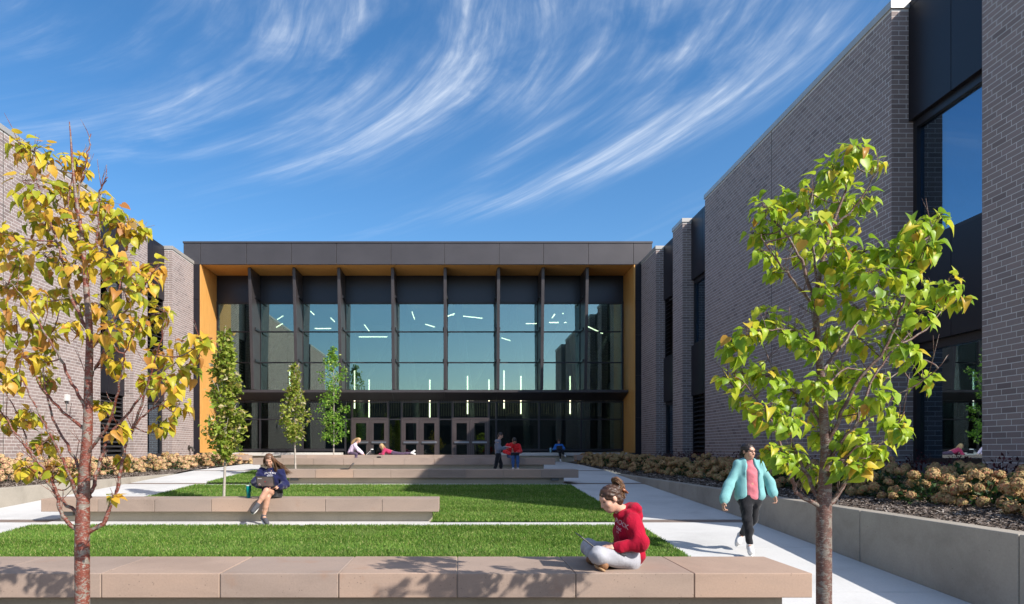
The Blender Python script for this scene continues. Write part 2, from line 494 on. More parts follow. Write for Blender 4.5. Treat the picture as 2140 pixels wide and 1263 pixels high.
B4 = bench(-.292, .245, xs_from(3.52, 1.11, 10, 24.9), 24.9, 25.8, (-7.35, 3.12), 'tan stone bench under the boy in the red jacket', GB)
B5 = bench(-.215, .235, xs_from(2.24, 1.13, 9, 30.2), 30.2, 31.1, (-7.6, 1.9), 'tan stone bench with the lying girl before the doors', GB)
bench(-.222, .235, [-13.0, -12.0, -10.9, -9.56], 30.6, 31.4, (-13.0, -9.75), 'short tan stone bench beside the hydrangeas on the sunlit side', GB)
bench(-.222, .235, [5.28, 6.4, 7.5, 8.6], 30.6, 31.4, (5.62, 8.6), 'short tan stone bench half hidden by hydrangeas in the shade', GB)

# ------------------------------------------------------------------ bricks
COURSE, BL, MJ = .1016, .305, .014
def brick_faces(runs, z0, z1):
    """runs: (axis, fixed, a, b, side).  axis 'y': face at x=fixed spanning y a..b, looking to side (-1/+1) in x;
       axis 'x': face at y=fixed spanning x a..b looking towards -y/+y.  -> list of boxes"""
    out = []
    n = int(round((z1 - z0) / COURSE))
    for (ax, fx, a, b, side) in runs:
        for k in range(n):
            za, zb = z0 + k * COURSE + MJ / 2, z0 + (k + 1) * COURSE - MJ / 2
            sh = (0, 2 / 3, 1 / 3)[k % 3] * BL
            p_ = a - sh if ax == 'y' else a - (k % 2) * BL * .5
            while p_ < b - .02:
                q = p_ + BL
                u0, u1 = max(p_, a) + MJ / 2 * (p_ > a - 1e-6 and p_ > a), min(q, b) - (MJ / 2 if q < b else 0)
                if u1 - u0 > .02:
                    out.append((ax, fx, u0, u1, za, zb, side))
                p_ = q
    return out

def brick_arrays(bs):
    n = len(bs)
    V = np.zeros((n, 8, 3), np.float32); R = rng.random(n)
    prd = rng.uniform(-.0012, .0012, n)
    for i, (ax, fx, u0, u1, za, zb, side) in enumerate(bs):
        f, bck = fx + side * prd[i], fx - side * .05
        if ax == 'y':
            ring = [(f, u0, za), (f, u1, za), (f, u1, zb), (f, u0, zb), (bck, u0, za), (bck, u1, za), (bck, u1, zb), (bck, u0, zb)]
        else:
            ring = [(u0, f, za), (u1, f, za), (u1, f, zb), (u0, f, zb), (u0, bck, za), (u1, bck, za), (u1, bck, zb), (u0, bck, zb)]
        V[i] = ring
    q = np.array([[0, 1, 2, 3], [0, 4, 5, 1], [1, 5, 6, 2], [2, 6, 7, 3], [3, 7, 4, 0]])
    F = (np.arange(n)[:, None, None] * 8 + q[None]).reshape(-1, 4)
    return V.reshape(-1, 3), F, np.repeat(R, 8)

_bm = {}
def brick_mesh(L, side, ax):
    key = (round(L, 3), side, ax)
    if key not in _bm:
        mb = MB()
        if ax == 'y':
            x0, x1 = sorted((0, -side * .05)); mb.box(x0, x1, -L / 2, L / 2, -(COURSE - MJ) / 2, (COURSE - MJ) / 2)
        me = mb.mesh('brick'); me.materials.append(M['brick']); _bm[key] = me
    return _bm[key]

SEG = [(8.13, 11.7), (14.15, 24.9), (27.4, 28.65), (31.1, 33.6)]
NOTCH = [(11.7, 14.15), (24.9, 27.4), (28.65, 31.1)]
REC = .35
Z0 = -1.02
def wing(xf, side, label, top_mat, near):
    """side = -1: the face looks towards -x (the right wing), +1: the left wing"""
    s_ = -side                      # into the building
    r = root('brick_wing', (xf + s_ * 3, 20, -1.0), label, 'building')
    seg = list(SEG)
    if side > 0: seg[0] = (5.0, 11.7)
    core = MB()
    def bx(mb, xa, xb, *a): mb.box(min(xa, xb), max(xa, xb), *a)
    for (a, b) in seg: bx(core, xf + s_ * .0022, xf + s_ * 9, a + .0022, b - .0022, -1.4, ROOF)
    for (a, b) in NOTCH: bx(core, xf + s_ * 1.6, xf + s_ * 9, a, b, -1.4, ROOF - .05)
    part('mortar_wall', core, M['mortar'], r)
    runs = []
    for (a, b) in seg:
        runs.append(('y', xf, a, b, side))
        xa, xb = sorted((xf, xf + s_ * .62))
        if a > 9 or side < 0:
            runs.append(('x', a, xa, xb, -1))
        runs.append(('x', b, xa, xb, 1))
    bs = brick_faces(runs, Z0, ROOF - .005)
    # the largest bricks in view become parts of their own
    cand = []
    for i, (ax, fx, u0, u1, za, zb, sd) in enumerate(bs):
        if ax != 'y' or u1 - u0 < .2: continue
        d = (u0 + u1) / 2; X = 960 + FPX * fx / d; Y = 941 - FPX * za / d
        if -10 < X < 2150 and -5 < Y < 1000: cand.append((d, i))
    cand.sort(); pick = set(i for _, i in cand[:298])
    V, F, R = brick_arrays([b for i, b in enumerate(bs) if i not in pick])
    o = bigmesh('brickwork', V, F, M['brick'], r, R); o['kind'] = 'stuff'
    L = wloc(r)
    for i in sorted(pick):
        ax, fx, u0, u1, za, zb, sd = bs[i]
        link('brick', brick_mesh(u1 - u0, side, ax), r, Vector((fx + side * random.uniform(-.001, .001), (u0 + u1) / 2, (za + zb) / 2)) - L)
    # copings
    for (a, b) in seg:
        c = MB(); bx(c, xf - s_ * .035, xf + s_ * .6, a - .035, b + .035, ROOF, ROOF + .16)
        part('coping', c, top_mat, r, bevel=.006)
    # recessed bays: panels, windows, louvers
    for k, (a, b) in enumerate(NOTCH):
        px_ = xf + s_ * REC
        c = MB(); bx(c, px_, px_ + s_ * .25, a, b, ROOF, ROOF + .12); part('coping', c, M['panel'], r)
        def panels(z0, z1, n):
            for i in range(n):
                y0 = a + (b - a) * i / n + .006; y1 = a + (b - a) * (i + 1) / n - .006
                c = MB(); bx(c, px_, px_ + s_ * .22, y0, y1, z0, z1 - .008); part('metal_panel', c, M['panel'], r, bevel=.004)
        def window(z0, z1, cols):
            w = part('window_interior', MB(), M['interior_dark'], r)
            mb = MB(); x0, x1 = px_ + s_ * .45, px_ + s_ * 1.2
            mb.quad((x1, a + .02, z0), (x1, b - .02, z0), (x1, b - .02, z1), (x1, a + .02, z1))
            mb.quad((x0, a + .02, z0), (x1, a + .02, z0), (x1, a + .02, z1), (x0, a + .02, z1))
            mb.quad((x0, b - .02, z0), (x1, b - .02, z0), (x1, b - .02, z1), (x0, b - .02, z1))
            mb.quad((x0, a + .02, z0), (x1, a + .02, z0), (x1, b - .02, z0), (x0, b - .02, z0))
            mb.quad((x0, a + .02, z1), (x1, a + .02, z1), (x1, b - .02, z1), (x0, b - .02, z1))
            bpy.data.objects.remove(w)
            f = MB(); fx0, fx1 = px_ + s_ * .10, px_ + s_ * .28
            ys = [a, a + .12]
            bx(f, fx0, fx1, a, a + .11, z0, z1); bx(f, fx0, fx1, b - .11, b, z0, z1)
            bx(f, fx0 + s_ * .002, fx1, a + .112, b - .112, z0, z0 + .10); bx(f, fx0 + s_ * .002, fx1, a + .112, b - .112, z1 - .16, z1)
            for cy in cols: bx(f, fx0 + s_ * .004, fx1, cy - .05, cy + .05, z0 + .102, z1 - .162)
            wf = part('window', f, M['frame'], r)
            edges = [a + .11] + sum([[cy - .05, cy + .05] for cy in cols], []) + [b - .11]
            for i in range(0, len(edges), 2):
                gq = MB(); bx(gq, px_ + s_ * .18, px_ + s_ * .20, edges[i] + .003, edges[i + 1] - .003, z0 + .103, z1 - .163)
                part('pane', gq, M['glass_dark'], wf)
            part('reveal', mb, M['interior_dark'], wf)
        def louver(z0, z1):
            f = MB(); bx(f, px_ + s_ * .30, px_ + s_ * .34, a, b, z0, z1)
            bx(f, px_ + s_ * .06, px_ + s_ * .298, a, a + .06, z0, z1); bx(f, px_ + s_ * .06, px_ + s_ * .298, b - .06, b, z0, z1)
            lf = part('louver', f, M['frame'], r)
            n = int((z1 - z0) / .165)
            for i in range(n):
                z = z0 + (i + .5) * (z1 - z0) / n
                xa, xb = px_ + s_ * .07, px_ + s_ * .27
                m_ = MB().hexa([(xa, a + .065, z - .062), (xa, b - .065, z - .062), (xb, b - .065, z + .045), (xb, a + .065, z + .045), (xa, a + .065, z - .048), (xa, b - .065, z - .048), (xb, b - .065, z + .06), (xb, a + .065, z + .06)])
                part('louver_slat', m_, M['louver'], lf)
        panels(6.84, ROOF, 2)
        panels(2.18, 4.2, 2)
        c = MB(); bx(c, px_ + s_ * .02, px_ + s_ * .4, a, b, -1.4, -.26); part('base_panel', c, M['base_grey'], r)
        up = 'W' if (k != 2) else 'L'
        lo = 'W' if (k != 1) else 'L'
        mid = [a + .40] if k == 0 else []
        window(4.2, 6.84, mid) if up == 'W' else louver(4.2, 6.84)
        window(-.26, 2.18, mid) if lo == 'W' else louver(-.26, 2.18)
    # movement joint in the long wall
    c = MB(); bx(c, xf - s_ * .002, xf + s_ * .02, 19.575, 19.6, -1, ROOF - .01); part('movement_joint', c, M['joint'], r)
    return r
M['base_grey'] = simple('grey_stone_base', (.075, .08, .095), .6, .1, 3)
RW = wing(WR, -1, 'dark shaded brick wing with recessed windows beside the walking woman', M['coping_light'], 11)
LW = wing(WLF, 1, 'sunlit pinkish brick wing with louvers behind the yellow-leaved tree', M['coping_light'], 20)

# ------------------------------------------------------------------ glass hall
H = root('glass_hall', (-2.1, GLZ, -.6), 'two-storey glass entrance hall with dark fins and orange wood portal', 'building')
ZT, ZS = 10.32, 9.18
FX0, FX1 = -13.65, 9.54
IX0, IX1 = -12.78, 8.64
def hp(name, *b, mat='panel', parent=None, bevel=0):
    return part(name, MB().box(*b), M[mat], parent or H, bevel=bevel)
# fascia panels (joints read off the photograph) and dark backing
jx = [FX0] + [(x - 960) / (FPX / PORT) for x in (419, 515, 609, 703, 817, 929, 1043, 1136, 1230, 1324)] + [FX1]
for a, b in zip(jx[:-1], jx[1:]):
    hp('fascia_panel', a + .008, b - .008, PORT, PORT + .10, ZS + .005, ZT - .09, mat='fascia', bevel=.006)
hp('roof_edge', FX0 - .02, FX1 + .02, PORT - .03, PORT + .5, ZT - .085, ZT, mat='fascia')
hp('roof', FX0, FX1, PORT + .102, 52, ZS + .26, ZT - .12, mat='frame')
# soffit boards and the orange side cheeks
n = 6
for i in range(9):
    a, b = IX0 + (IX1 - IX0) * i / 9, IX0 + (IX1 - IX0) * (i + 1) / 9
    hp('soffit_board', a + .005, b - .005, PORT + .02, GLZ, ZS + .008, ZS + .06, mat='wood')
zc = [-.13, 4.18, ZS + .004]
for a, b in zip(zc[:-1], zc[1:]):
    hp('wood_cheek', IX0 - .06, IX0, PORT + .015, GLZ + .2, a + .005, b - .005, mat='wood')
    hp('wood_cheek', IX1, IX1 + .06, PORT + .015, GLZ + .2, a + .005, b - .005, mat='wood')
# dark side columns in stacked panels
zz = [-.7, 1.6, 3.7, 5.7, 7.45, ZS]
for a, b in zip(zz[:-1], zz[1:]):
    hp('side_panel', FX0 + .5, IX0 - .065, PORT + .002, PORT + .09, a + .006, b - .006, mat='panel')
    hp('side_panel', IX1 + .065, FX1 - .5, PORT + .002, PORT + .09, a + .006, b - .006, mat='panel')
hp('side_wall', FX0 + .02, IX0 - .066, PORT + .095, 52, -.9, ZS + .25, mat='frame')
hp('side_wall', IX1 + .066, FX1 - .02, PORT + .095, 52, -.9, ZS + .25, mat='frame')

FINX = [(x - 960) / (FPX / 34.1) for x in (521, 614, 707.6, 820, 930, 1042, 1135, 1227.6)]
# transom panels above the glass
ed = [IX0] + FINX + [IX1]
for a, b in zip(ed[:-1], ed[1:]):
    hp('transom_panel', a + .01, b - .01, GLZ - .02, GLZ + .06, 7.82, ZS, mat='transom')
# upper curtain wall: three rows of panes between the fins
ROWS = [(3.1, 4.61), (4.61, 6.23), (6.23, 7.80)]
for a, b in zip(ed[:-1], ed[1:]):
    f = MB()
    f.box(a + .002, a + .11, GLZ - .06, GLZ + .10, 3.1, 7.818); f.box(b - .11, b - .002, GLZ - .06, GLZ + .10, 3.1, 7.818)
    for z in (4.61, 6.23): f.box(a + .112, b - .112, GLZ - .03, GLZ + .08, z - .03, z + .03)
    f.box(a + .112, b - .112, GLZ - .05, GLZ + .08, 7.70, 7.817); f.box(a + .112, b - .112, GLZ - .05, GLZ + .08, 3.1, 3.16)
    w = part('window', f, M['frame'], H)
    for (z0, z1) in ROWS:
        part('pane', MB().box(a + .114, b - .114, GLZ + .02, GLZ + .04, z0 + .035, z1 - .035), M['glass'], w)
# fins: deep at the head, tapering towards the canopy
for fx in FINX:
    t2 = .075
    yt, yb = 34.1, 34.62
    mb = MB().hexa([(fx - t2, yb, 3.1), (fx + t2, yb, 3.1), (fx + t2, GLZ - .07, 3.1), (fx - t2, GLZ - .07, 3.1), (fx - t2, yt, 9.16), (fx + t2, yt, 9.16), (fx + t2, GLZ - .07, 9.16), (fx - t2, GLZ - .07, 9.16)])
    fo = part('fin', mb, M['fin'], H, bevel=.008)
    for z in (7.86, 6.23, 4.61):       # clips that tie the fin back
        part('fin_bracket', MB().box(fx - t2 - .05, fx + t2 + .05, 34.75, 35.6, z - .07, z + .05), M['frame'], fo)
# canopy over the doors in panels
cx = [-12.7] + [(x - 960) / (FPX / 34.6) for x in (523, 819, 929, 1040, 1135, 1230)] + [8.6]
for a, b in zip(cx[:-1], cx[1:]):
    part('canopy_panel', MB().hexa([(a + .004, 34.6, 2.94), (b - .004, 34.6, 2.94), (b - .004, GLZ - .02, 2.60), (a + .004, GLZ - .02, 2.60), (a + .004, 34.6, 3.07), (b - .004, 34.6, 3.07), (b - .004, GLZ - .02, 3.08), (a + .004, GLZ - .02, 3.08)]), M['fin'], H, bevel=.006)
# lower glazing: px edges of the mullions
def gx(x): return (x - 960) / (FPX / GLZ)
ZD = 1.62                        # door head
def lower_bay(x0, x1, zbot):
    a, b = gx(x0), gx(x1)
    f = MB(); w_ = .045
    f.box(a, a + w_, GLZ - .06, GLZ + .1, zbot, 2.58); f.box(b - w_, b, GLZ - .06, GLZ + .1, zbot, 2.58)
    f.box(a + w_ + .002, b - w_ - .002, GLZ - .05, GLZ + .1, zbot, zbot + .13); f.box(a + w_ + .002, b - w_ - .002, GLZ - .05, GLZ + .1, ZD - .03, ZD + .03)
    f.box(a + w_ + .002, b - w_ - .002, GLZ - .05, GLZ + .1, 2.50, 2.58)
    w = part('window', f, M['frame'], H)
    part('pane', MB().box(a + w_ + .004, b - w_ - .004, GLZ + .02, GLZ + .04, zbot + .132, ZD - .032), M['glass_low'], w)
    part('pane', MB().box(a + w_ + .004, b - w_ - .004, GLZ + .02, GLZ + .04, ZD + .032, 2.498), M['glass_low'], w)
for a, b in ((453, 544), (544, 633), (633, 722)): lower_bay(a, b, -.06)
for a, b in ((722, 735), (812, 839), (917, 945), (1022, 1037)): lower_bay(a, b, -.60)
for a, b in ((1037, 1126), (1126, 1214), (1214, 1303)): lower_bay(a, b, -.06)
DOORS = [(735, 812), (839, 917), (945, 1022)]
for (x0, x1) in DOORS:
    a, b = gx(x0), gx(x1); mid = (a + b) / 2
    f = MB(); f.box(a, a + .07, GLZ - .08, GLZ + .1, -.6, ZD); f.box(b - .07, b, GLZ - .08, GLZ + .1, -.6, ZD); f.box(a, b, GLZ - .08, GLZ + .1, ZD + .002, ZD + .10)
    f.box(a, a + .07, GLZ - .06, GLZ + .1, ZD + .102, 2.58); f.box(b - .07, b, GLZ - .06, GLZ + .1, ZD + .102, 2.58); f.box(a + .072, b - .072, GLZ - .05, GLZ + .1, 2.50, 2.58)
    part('door_frame', f, M['door_metal'], H)
    tw = part('transom_window', MB().box(a + .073, b - .073, GLZ + .02, GLZ + .04, ZD + .103, 2.498), M['glass_low'], H)
    part('mullion', MB().box(mid - .04, mid + .04, GLZ - .09, GLZ + .1, -.6, ZD - .002), M['door_metal'], H)
    for (p_, q) in ((a + .075, mid - .045), (mid + .045, b - .075)):
        f = MB(); st = .15
        f.box(p_, p_ + st, GLZ - .07, GLZ - .02, -.59, ZD - .01); f.box(q - st, q, GLZ - .07, GLZ - .02, -.59, ZD - .01)
        f.box(p_ + st, q - st, GLZ - .068, GLZ - .02, ZD - .20, ZD - .01); f.box(p_ + st, q - st, GLZ - .068, GLZ - .02, -.59, -.30); f.box(p_ + st, q - st, GLZ - .068, GLZ - .02, .30, .52)
        dr = part('door', f, M['door_metal'], H)
        part('pane', MB().box(p_ + st + .002, q - st - .002, GLZ - .055, GLZ - .035, .522, ZD - .202), M['glass_low'], dr)
        part('pane', MB().box(p_ + st + .002, q - st - .002, GLZ - .055, GLZ - .035, -.298, .298), M['glass_low'], dr)
        part('push_bar', MB().box(p_ + .04, q - .04, GLZ - .15, GLZ - .10, .36, .45), M['steel'], dr, bevel=.01)
        for e in (p_ + .05, q - .09): part('bar_bracket', MB().box(e, e + .04, GLZ - .10, GLZ - .07, .37, .44), M['steel'], dr)
# concrete sill seats left and right of the doors
for (a, b) in ((-12.78, gx(718)), (gx(1040), 8.7)):
    s1 = hp('sill_slab', a, b, 34.95, GLZ - .07, -.29, -.128, mat='sill', bevel=.01)
    hp('sill_wall', a + .02, b - .02, 35.12, GLZ - .08, -.8, -.292, mat='concrete_base')

# ---- what the glass lets you see: a tall lit lobby
def inn(name, *b, mat='interior'):
    return part(name, MB().box(*b), M[mat], H)
inn('lobby_floor', IX0, IX1, GLZ + .2, 50, -.75, -.602, mat='interior_floor')
inn('lobby_back_wall', IX0, IX1, 50, 50.3, -.6, ZS + .2)
inn('lobby_ceiling', IX0, IX1, GLZ + .2, 50, ZS + .03, ZS + .2)
inn('lobby_side_wall', IX0, IX0 + .1, GLZ + .3, 50, -.6, ZS, mat='interior')
inn('lobby_side_wall', IX1 - .1, IX1, GLZ + .3, 50, -.6, ZS, mat='interior')
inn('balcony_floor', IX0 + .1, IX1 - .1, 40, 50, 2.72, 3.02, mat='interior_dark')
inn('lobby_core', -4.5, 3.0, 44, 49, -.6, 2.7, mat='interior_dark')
for i in range(150):              # vertical slat screen on the balcony front
    x = IX0 + .2 + i * (IX1 - IX0 - .4) / 150
    part('screen_slat', MB().box(x, x + .07, 39.86, 39.98, 2.0, 4.05), M['slat'], H)
for i in range(7):                # raking columns
    x = -11.6 + i * 3.1
    part('raking_column', MB().tube([(x, 38.4, -.6), (x - .2, 38.4, 3), (x - 1.0, 38.4, ZS)], .20, 10), M['column'], H, True)
    part('brace', MB().tube([(x - .3, 38.6, 3.2), (x + 2.2, 38.6, 7.8)], .13, 8), M['column'], H, True)
lamp_grp = 'linear ceiling lamps inside the glass hall'
random.seed(5)
for i in range(20):
    x, y = random.uniform(-12, 8), random.uniform(37.2, 46); L_ = random.choice((1.0, 1.3, 2.4)); an = random.choice((0, 90, 60, 120, 30))
    z = random.choice((8.6, 8.2, 7.4, 6.6))
    dx, dy = math.cos(math.radians(an)) * L_ / 2, math.sin(math.radians(an)) * L_ / 2
    o = part('linear_lamp', MB().tube([(x - dx, y - dy, z), (x + dx, y + dy, z)], .032, 6), M['lamp'])
    thing(o, 'glowing linear lamp hanging below the ceiling inside the glass hall', 'lamp', lamp_grp)
for x in (gx(588), gx(730), gx(895), gx(978), gx(1058), gx(1095), gx(1203), gx(762), gx(1025)):
    z0 = random.choice((1.8, 2.0, 2.3)); o = part('pendant_lamp', MB().tube([(x, 37.6, z0), (x, 37.6, z0 + 2.1)], .036, 6), M['lamp'])
    thing(o, 'vertical glowing tube lamp hanging in the lobby behind the glass', 'lamp', 'vertical tube lamps in the lobby')

# the low school block opposite, seen only as a reflection in the glass
OB = root('school_block', (0, -46, -2), 'low dark school block across from the glass hall', 'building')
part('wall', MB().box(-60, 60, -58, -46, -2.5, 8.4), M['opp'], OB)
part('roof_edge', MB().box(-60.1, 60.1, -58.1, -45.9, 8.4, 8.9), M['coping'], OB)
for i in range(16):
    x = -56 + i * 7.2; wq = part('window', MB().box(x, x + 4.0, -46.02, -45.95, 1.0, 4.2), M['frame'], OB)
# ------------------------------------------------------------------ lawn grass
def leaf_shader(name, stops, trans=.35, rough=.55, extra=None, posvar=0.0):
    m, t, p, o = nt(name); t.nodes.remove(p); P = pos(t)
    c = ramp(t, seedval(t), stops)
    if posvar:
        f = tex(t, P, 1.6, 4, .6)
        c = mixc(t, posvar, c, ramp(t, f, [(.3, (.30, .30, .30)), (.7, (.68, .68, .66))]), 'OVERLAY')
    if extra:
        f = tex(t, P, extra[0], 4, .6); c = mixc(t, (S(t, f).ramp(extra[1], extra[2]) * extra[4]).v, c, extra[3])
    d = t.nodes.new('ShaderNodeBsdfPrincipled'); t.links.new(c, d.inputs['Base Color']); d.inputs['Roughness'].default_value = rough
    d.inputs['Specular IOR Level'].default_value = .35
    tr = t.nodes.new('ShaderNodeBsdfTranslucent'); t.links.new(c, tr.inputs[0])
    mx = t.nodes.new('ShaderNodeMixShader'); mx.inputs[0].default_value = trans
    t.links.new(d.outputs[0], mx.inputs[1]); t.links.new(tr.outputs[0], mx.inputs[2]); t.links.new(mx.outputs[0], o.inputs[0])
    return m
M['grass'] = leaf_shader('grass_blade', [(0, (.065, .155, .018)), (.35, (.115, .24, .030)), (.72, (.18, .32, .042)), (.90, (.28, .37, .08)), (1, (.50, .46, .20))], .35, .6, (.9, .52, .75, (.21, .29, .075), .5), .4)
def grass(patches):
    Vs, Fs, As, n0 = [], [], [], 0
    for (x0, x1, d0, d1, dens, h) in patches:
        n = int((x1 - x0) * (d1 - d0) * dens)
        X = rng.uniform(x0, x1, n); Y = rng.uniform(d0, d1, n)
        Z = np.interp(Y, [q[0] for q in GP], [q[1] for q in GP]) + .008
        a = rng.uniform(0, 2 * np.pi, n); H_ = h * rng.uniform(.55, 1.25, n); w = rng.uniform(.0035, .007, n) * (h / .045)
        lean = rng.uniform(.1, .75, n) * H_; la = rng.uniform(0, 2 * np.pi, n)
        # mower stripes lean the blades alternately
        lx, ly = np.cos(la) * lean, np.sin(la) * lean + (.16 * np.sin(Y * 5.3 + .6 * np.sin(X * .7)) + .14 * np.sin(Y * 2.1 + X * .4)) * H_
        b0 = np.stack([X - np.cos(a) * w, Y - np.sin(a) * w, Z], 1); b1 = np.stack([X + np.cos(a) * w, Y + np.sin(a) * w, Z], 1)
        mid0 = np.stack([X - np.cos(a) * w * .7 + lx * .35, Y - np.sin(a) * w * .7 + ly * .35, Z + H_ * .6], 1)
        tip = np.stack([X + lx, Y + ly, Z + H_], 1)
        mid1 = np.stack([X + np.cos(a) * w * .7 + lx * .35, Y + np.sin(a) * w * .7 + ly * .35, Z + H_ * .6], 1)
        V = np.stack([b0, b1, mid1, tip, mid0], 1).reshape(-1, 3)
        i = n0 + np.arange(n) * 5
        Fs.append(np.concatenate([np.stack([i, i + 1, i + 2], 1), np.stack([i, i + 2, i + 4], 1), np.stack([i + 4, i + 2, i + 3], 1)]))
        Vs.append(V); As.append(np.repeat(rng.random(n), 5)); n0 += n * 5
    o = bigmesh('lawn_grass', np.concatenate(Vs), np.concatenate(Fs), M['grass'], None, np.concatenate(As))
    o['kind'] = 'stuff'; o['label'] = 'short mown green grass of the courtyard lawns'; o['category'] = 'grass'
    return o
grass([(LX0 + .01, LX1 + .01, 9.1, 11.89, 5200, .050), (LX0, LX1, 7.0, 9.1, 900, .05), (LX0, LX1 + .01, 12.98, 16.2, 3000, .048), (-.51, LX1 + .01, 12.37, 12.98, 4600, .05),
       (LX0, LX1, 16.2, 19.33, 1900, .05), (LX0, -4.9, 20.1, 24.7, 1800, .05)])

# ------------------------------------------------------------------ mulch chips
M['chip'] = leaf_shader('bark_chip', [(0, (.05, .038, .030)), (.45, (.13, .098, .078)), (.8, (.25, .20, .165)), (1, (.42, .37, .32))], 0.0, .9)
def bed_z(x, y, left):
    x0, x1 = (XL - .215, WLF - .3) if left else (XR + .215, WR + .3)
    u = np.clip((x - x0) / (x1 - x0), 0, 1)
    edge = np.where(y < 23.5, WTOP - .045, np.interp(y, [q[0] for q in GP], [q[1] for q in GP]) + .01)
    return edge + u * (-.60 - edge) + .02 * np.sin(u * 3.1)
def chips(name, label, left, regs):
    Vs = []; n0 = 0; As = []
    for (x0, x1, y0, y1, n, s_) in regs:
        X = rng.uniform(x0, x1, n); Y = rng.uniform(y0, y1, n); Z = bed_z(X, Y, left) + rng.uniform(.012, .045, n)
        a = rng.uniform(0, np.pi, n); L_ = rng.uniform(.5, 1.6, n) * s_; W_ = L_ * rng.uniform(.15, .4, n)
        tz = rng.uniform(-.5, .5, n) * L_; tw = rng.uniform(-.6, .6, n) * W_
        ux, uy, wx, wy = np.cos(a) * L_, np.sin(a) * L_, -np.sin(a) * W_, np.cos(a) * W_
        V = np.stack([np.stack([X + sx * ux + sy * wx, Y + sx * uy + sy * wy, Z + sx * tz + sy * tw], 1) for sx, sy in ((-1, -1), (1, -1), (1, 1), (-1, 1))], 1)
        Vs.append(V.reshape(-1, 3)); As.append(np.repeat(rng.random(n), 4))
    V = np.concatenate(Vs); F = np.arange(len(V)).reshape(-1, 4)
    o = bigmesh(name, V, F, M['chip'], None, np.concatenate(As)); o['kind'] = 'stuff'; o['label'] = label; o['category'] = 'mulch'
chips('mulch_chips', 'shredded bark mulch in the shaded planter', False, [(XR + .22, 7.6, 6.0, 13, 26000, .020), (XR + .22, 7.4, 13, 23.4, 16000, .024), (5.4, 7.5, 23.4, 30.5, 5000, .03)])
chips('mulch_chips', 'shredded bark mulch in the sunlit planter', True, [(-11.2, XL - .22, 12.5, 23.4, 12000, .025), (-12.5, -9.8, 23.4, 31, 6000, .03)])

# ------------------------------------------------------------------ hydrangeas
M['floret'] = leaf_shader('hydrangea_floret', [(0, (.30, .28, .10)), (.3, (.50, .36, .16)), (.6, (.60, .41, .20)), (.85, (.58, .31, .16)), (1, (.46, .16, .10))], .25, .8)
M['floret_pink'] = leaf_shader('hydrangea_floret_pink', [(0, (.56, .46, .22)), (.5, (.66, .49, .26)), (.8, (.66, .38, .24)), (1, (.60, .24, .19))], .25, .8)
M['hleaf'] = leaf_shader('hydrangea_leaf', [(0, (.016, .045, .012)), (.6, (.035, .085, .022)), (.93, (.07, .13, .03)), (1, (.18, .15, .04))], .3, .45)
M['red_leaf'] = leaf_shader('barberry_leaf', [(0, (.035, .006, .010)), (.6, (.08, .012, .018)), (1, (.16, .03, .03))], .3, .5)
M['stem'] = simple('shrub_stem', (.10, .075, .05), .8, .2, 20)

def rand_dirs(n, zmin=-1.0):
    z = rng.uniform(zmin, 1, n); a = rng.uniform(0, 2 * np.pi, n); r = np.sqrt(1 - z * z)
    return np.stack([r * np.cos(a), r * np.sin(a), z], 1)

def florets(n, rx, rz, size):
    """dome of small four-sided petals"""
    D = rand_dirs(n, -.55); sc_ = rng.uniform(.82, 1.06, n)[:, None]
    C = D * np.array([rx, rx, rz]) * sc_
    up = np.where(np.abs(D[:, 2:3]) < .9, np.array([[0, 0, 1.0]]), np.array([[1.0, 0, 0]]))
    A = np.cross(D, up); A /= np.linalg.norm(A, axis=1, keepdims=True); B = np.cross(D, A)
    w = rng.uniform(0, np.pi, n)[:, None]; A, B = A * np.cos(w) + B * np.sin(w), B * np.cos(w) - A * np.sin(w)
    tilt = rng.uniform(-.6, .6, (n, 1)); s_ = size * rng.uniform(.7, 1.25, n)[:, None]
    n1 = D + A * tilt
    V = np.stack([C - A * s_ + n1 * s_ * .15, C - B * s_ - D * s_ * .25, C + A * s_ + n1 * s_ * .25, C + B * s_ - D * s_ * .25], 1).reshape(-1, 3)
    return V, np.repeat(rng.random(n), 4)

def head_mesh(n, size, mat):
    V, A = florets(n, .062, .060, size)
    # a dull core so that no light leaks through the dome
    W, B = florets(40, .045, .042, size * 2.2)
    V = np.concatenate([V, W]); A = np.concatenate([A, B * .4])
    o = bigmesh('flower_head', V, np.arange(len(V)).reshape(-1, 4), mat, None, A); me = o.data
    bpy.data.objects.remove(o); return me
HEADS = {'tan': [head_mesh(150, .0115, M['floret']) for _ in range(4)], 'pink': [head_mesh(150, .0115, M['floret_pink']) for _ in range(4)]}

def leaf_quads(C, D, size):
    """pointed leaves: two quads folded along the midrib; C centres, D directions"""
    n = len(C); D = D / np.linalg.norm(D, axis=1, keepdims=True)
    R = rng.normal(size=(n, 3)); A = np.cross(D, R); A /= np.linalg.norm(A, axis=1, keepdims=True); N = np.cross(A, D)
    s_ = size * rng.uniform(.7, 1.3, n)[:, None]
    b = C; m1 = C + D * s_ * .5 + N * s_ * .06; tip = C + D * s_ - N * s_ * .16
    l, r = C + D * s_ * .45 + A * s_ * .30 + N * s_ * .16, C + D * s_ * .45 - A * s_ * .30 + N * s_ * .16
    V = np.stack([b, r, tip, m1, l], 1)
    F = (np.arange(n)[:, None, None] * 5 + np.array([[0, 1, 2, 3], [0, 3, 2, 4]])[None]).reshape(-1, 4)
    return V.reshape(-1, 3), F, np.repeat(rng.random(n), 5)

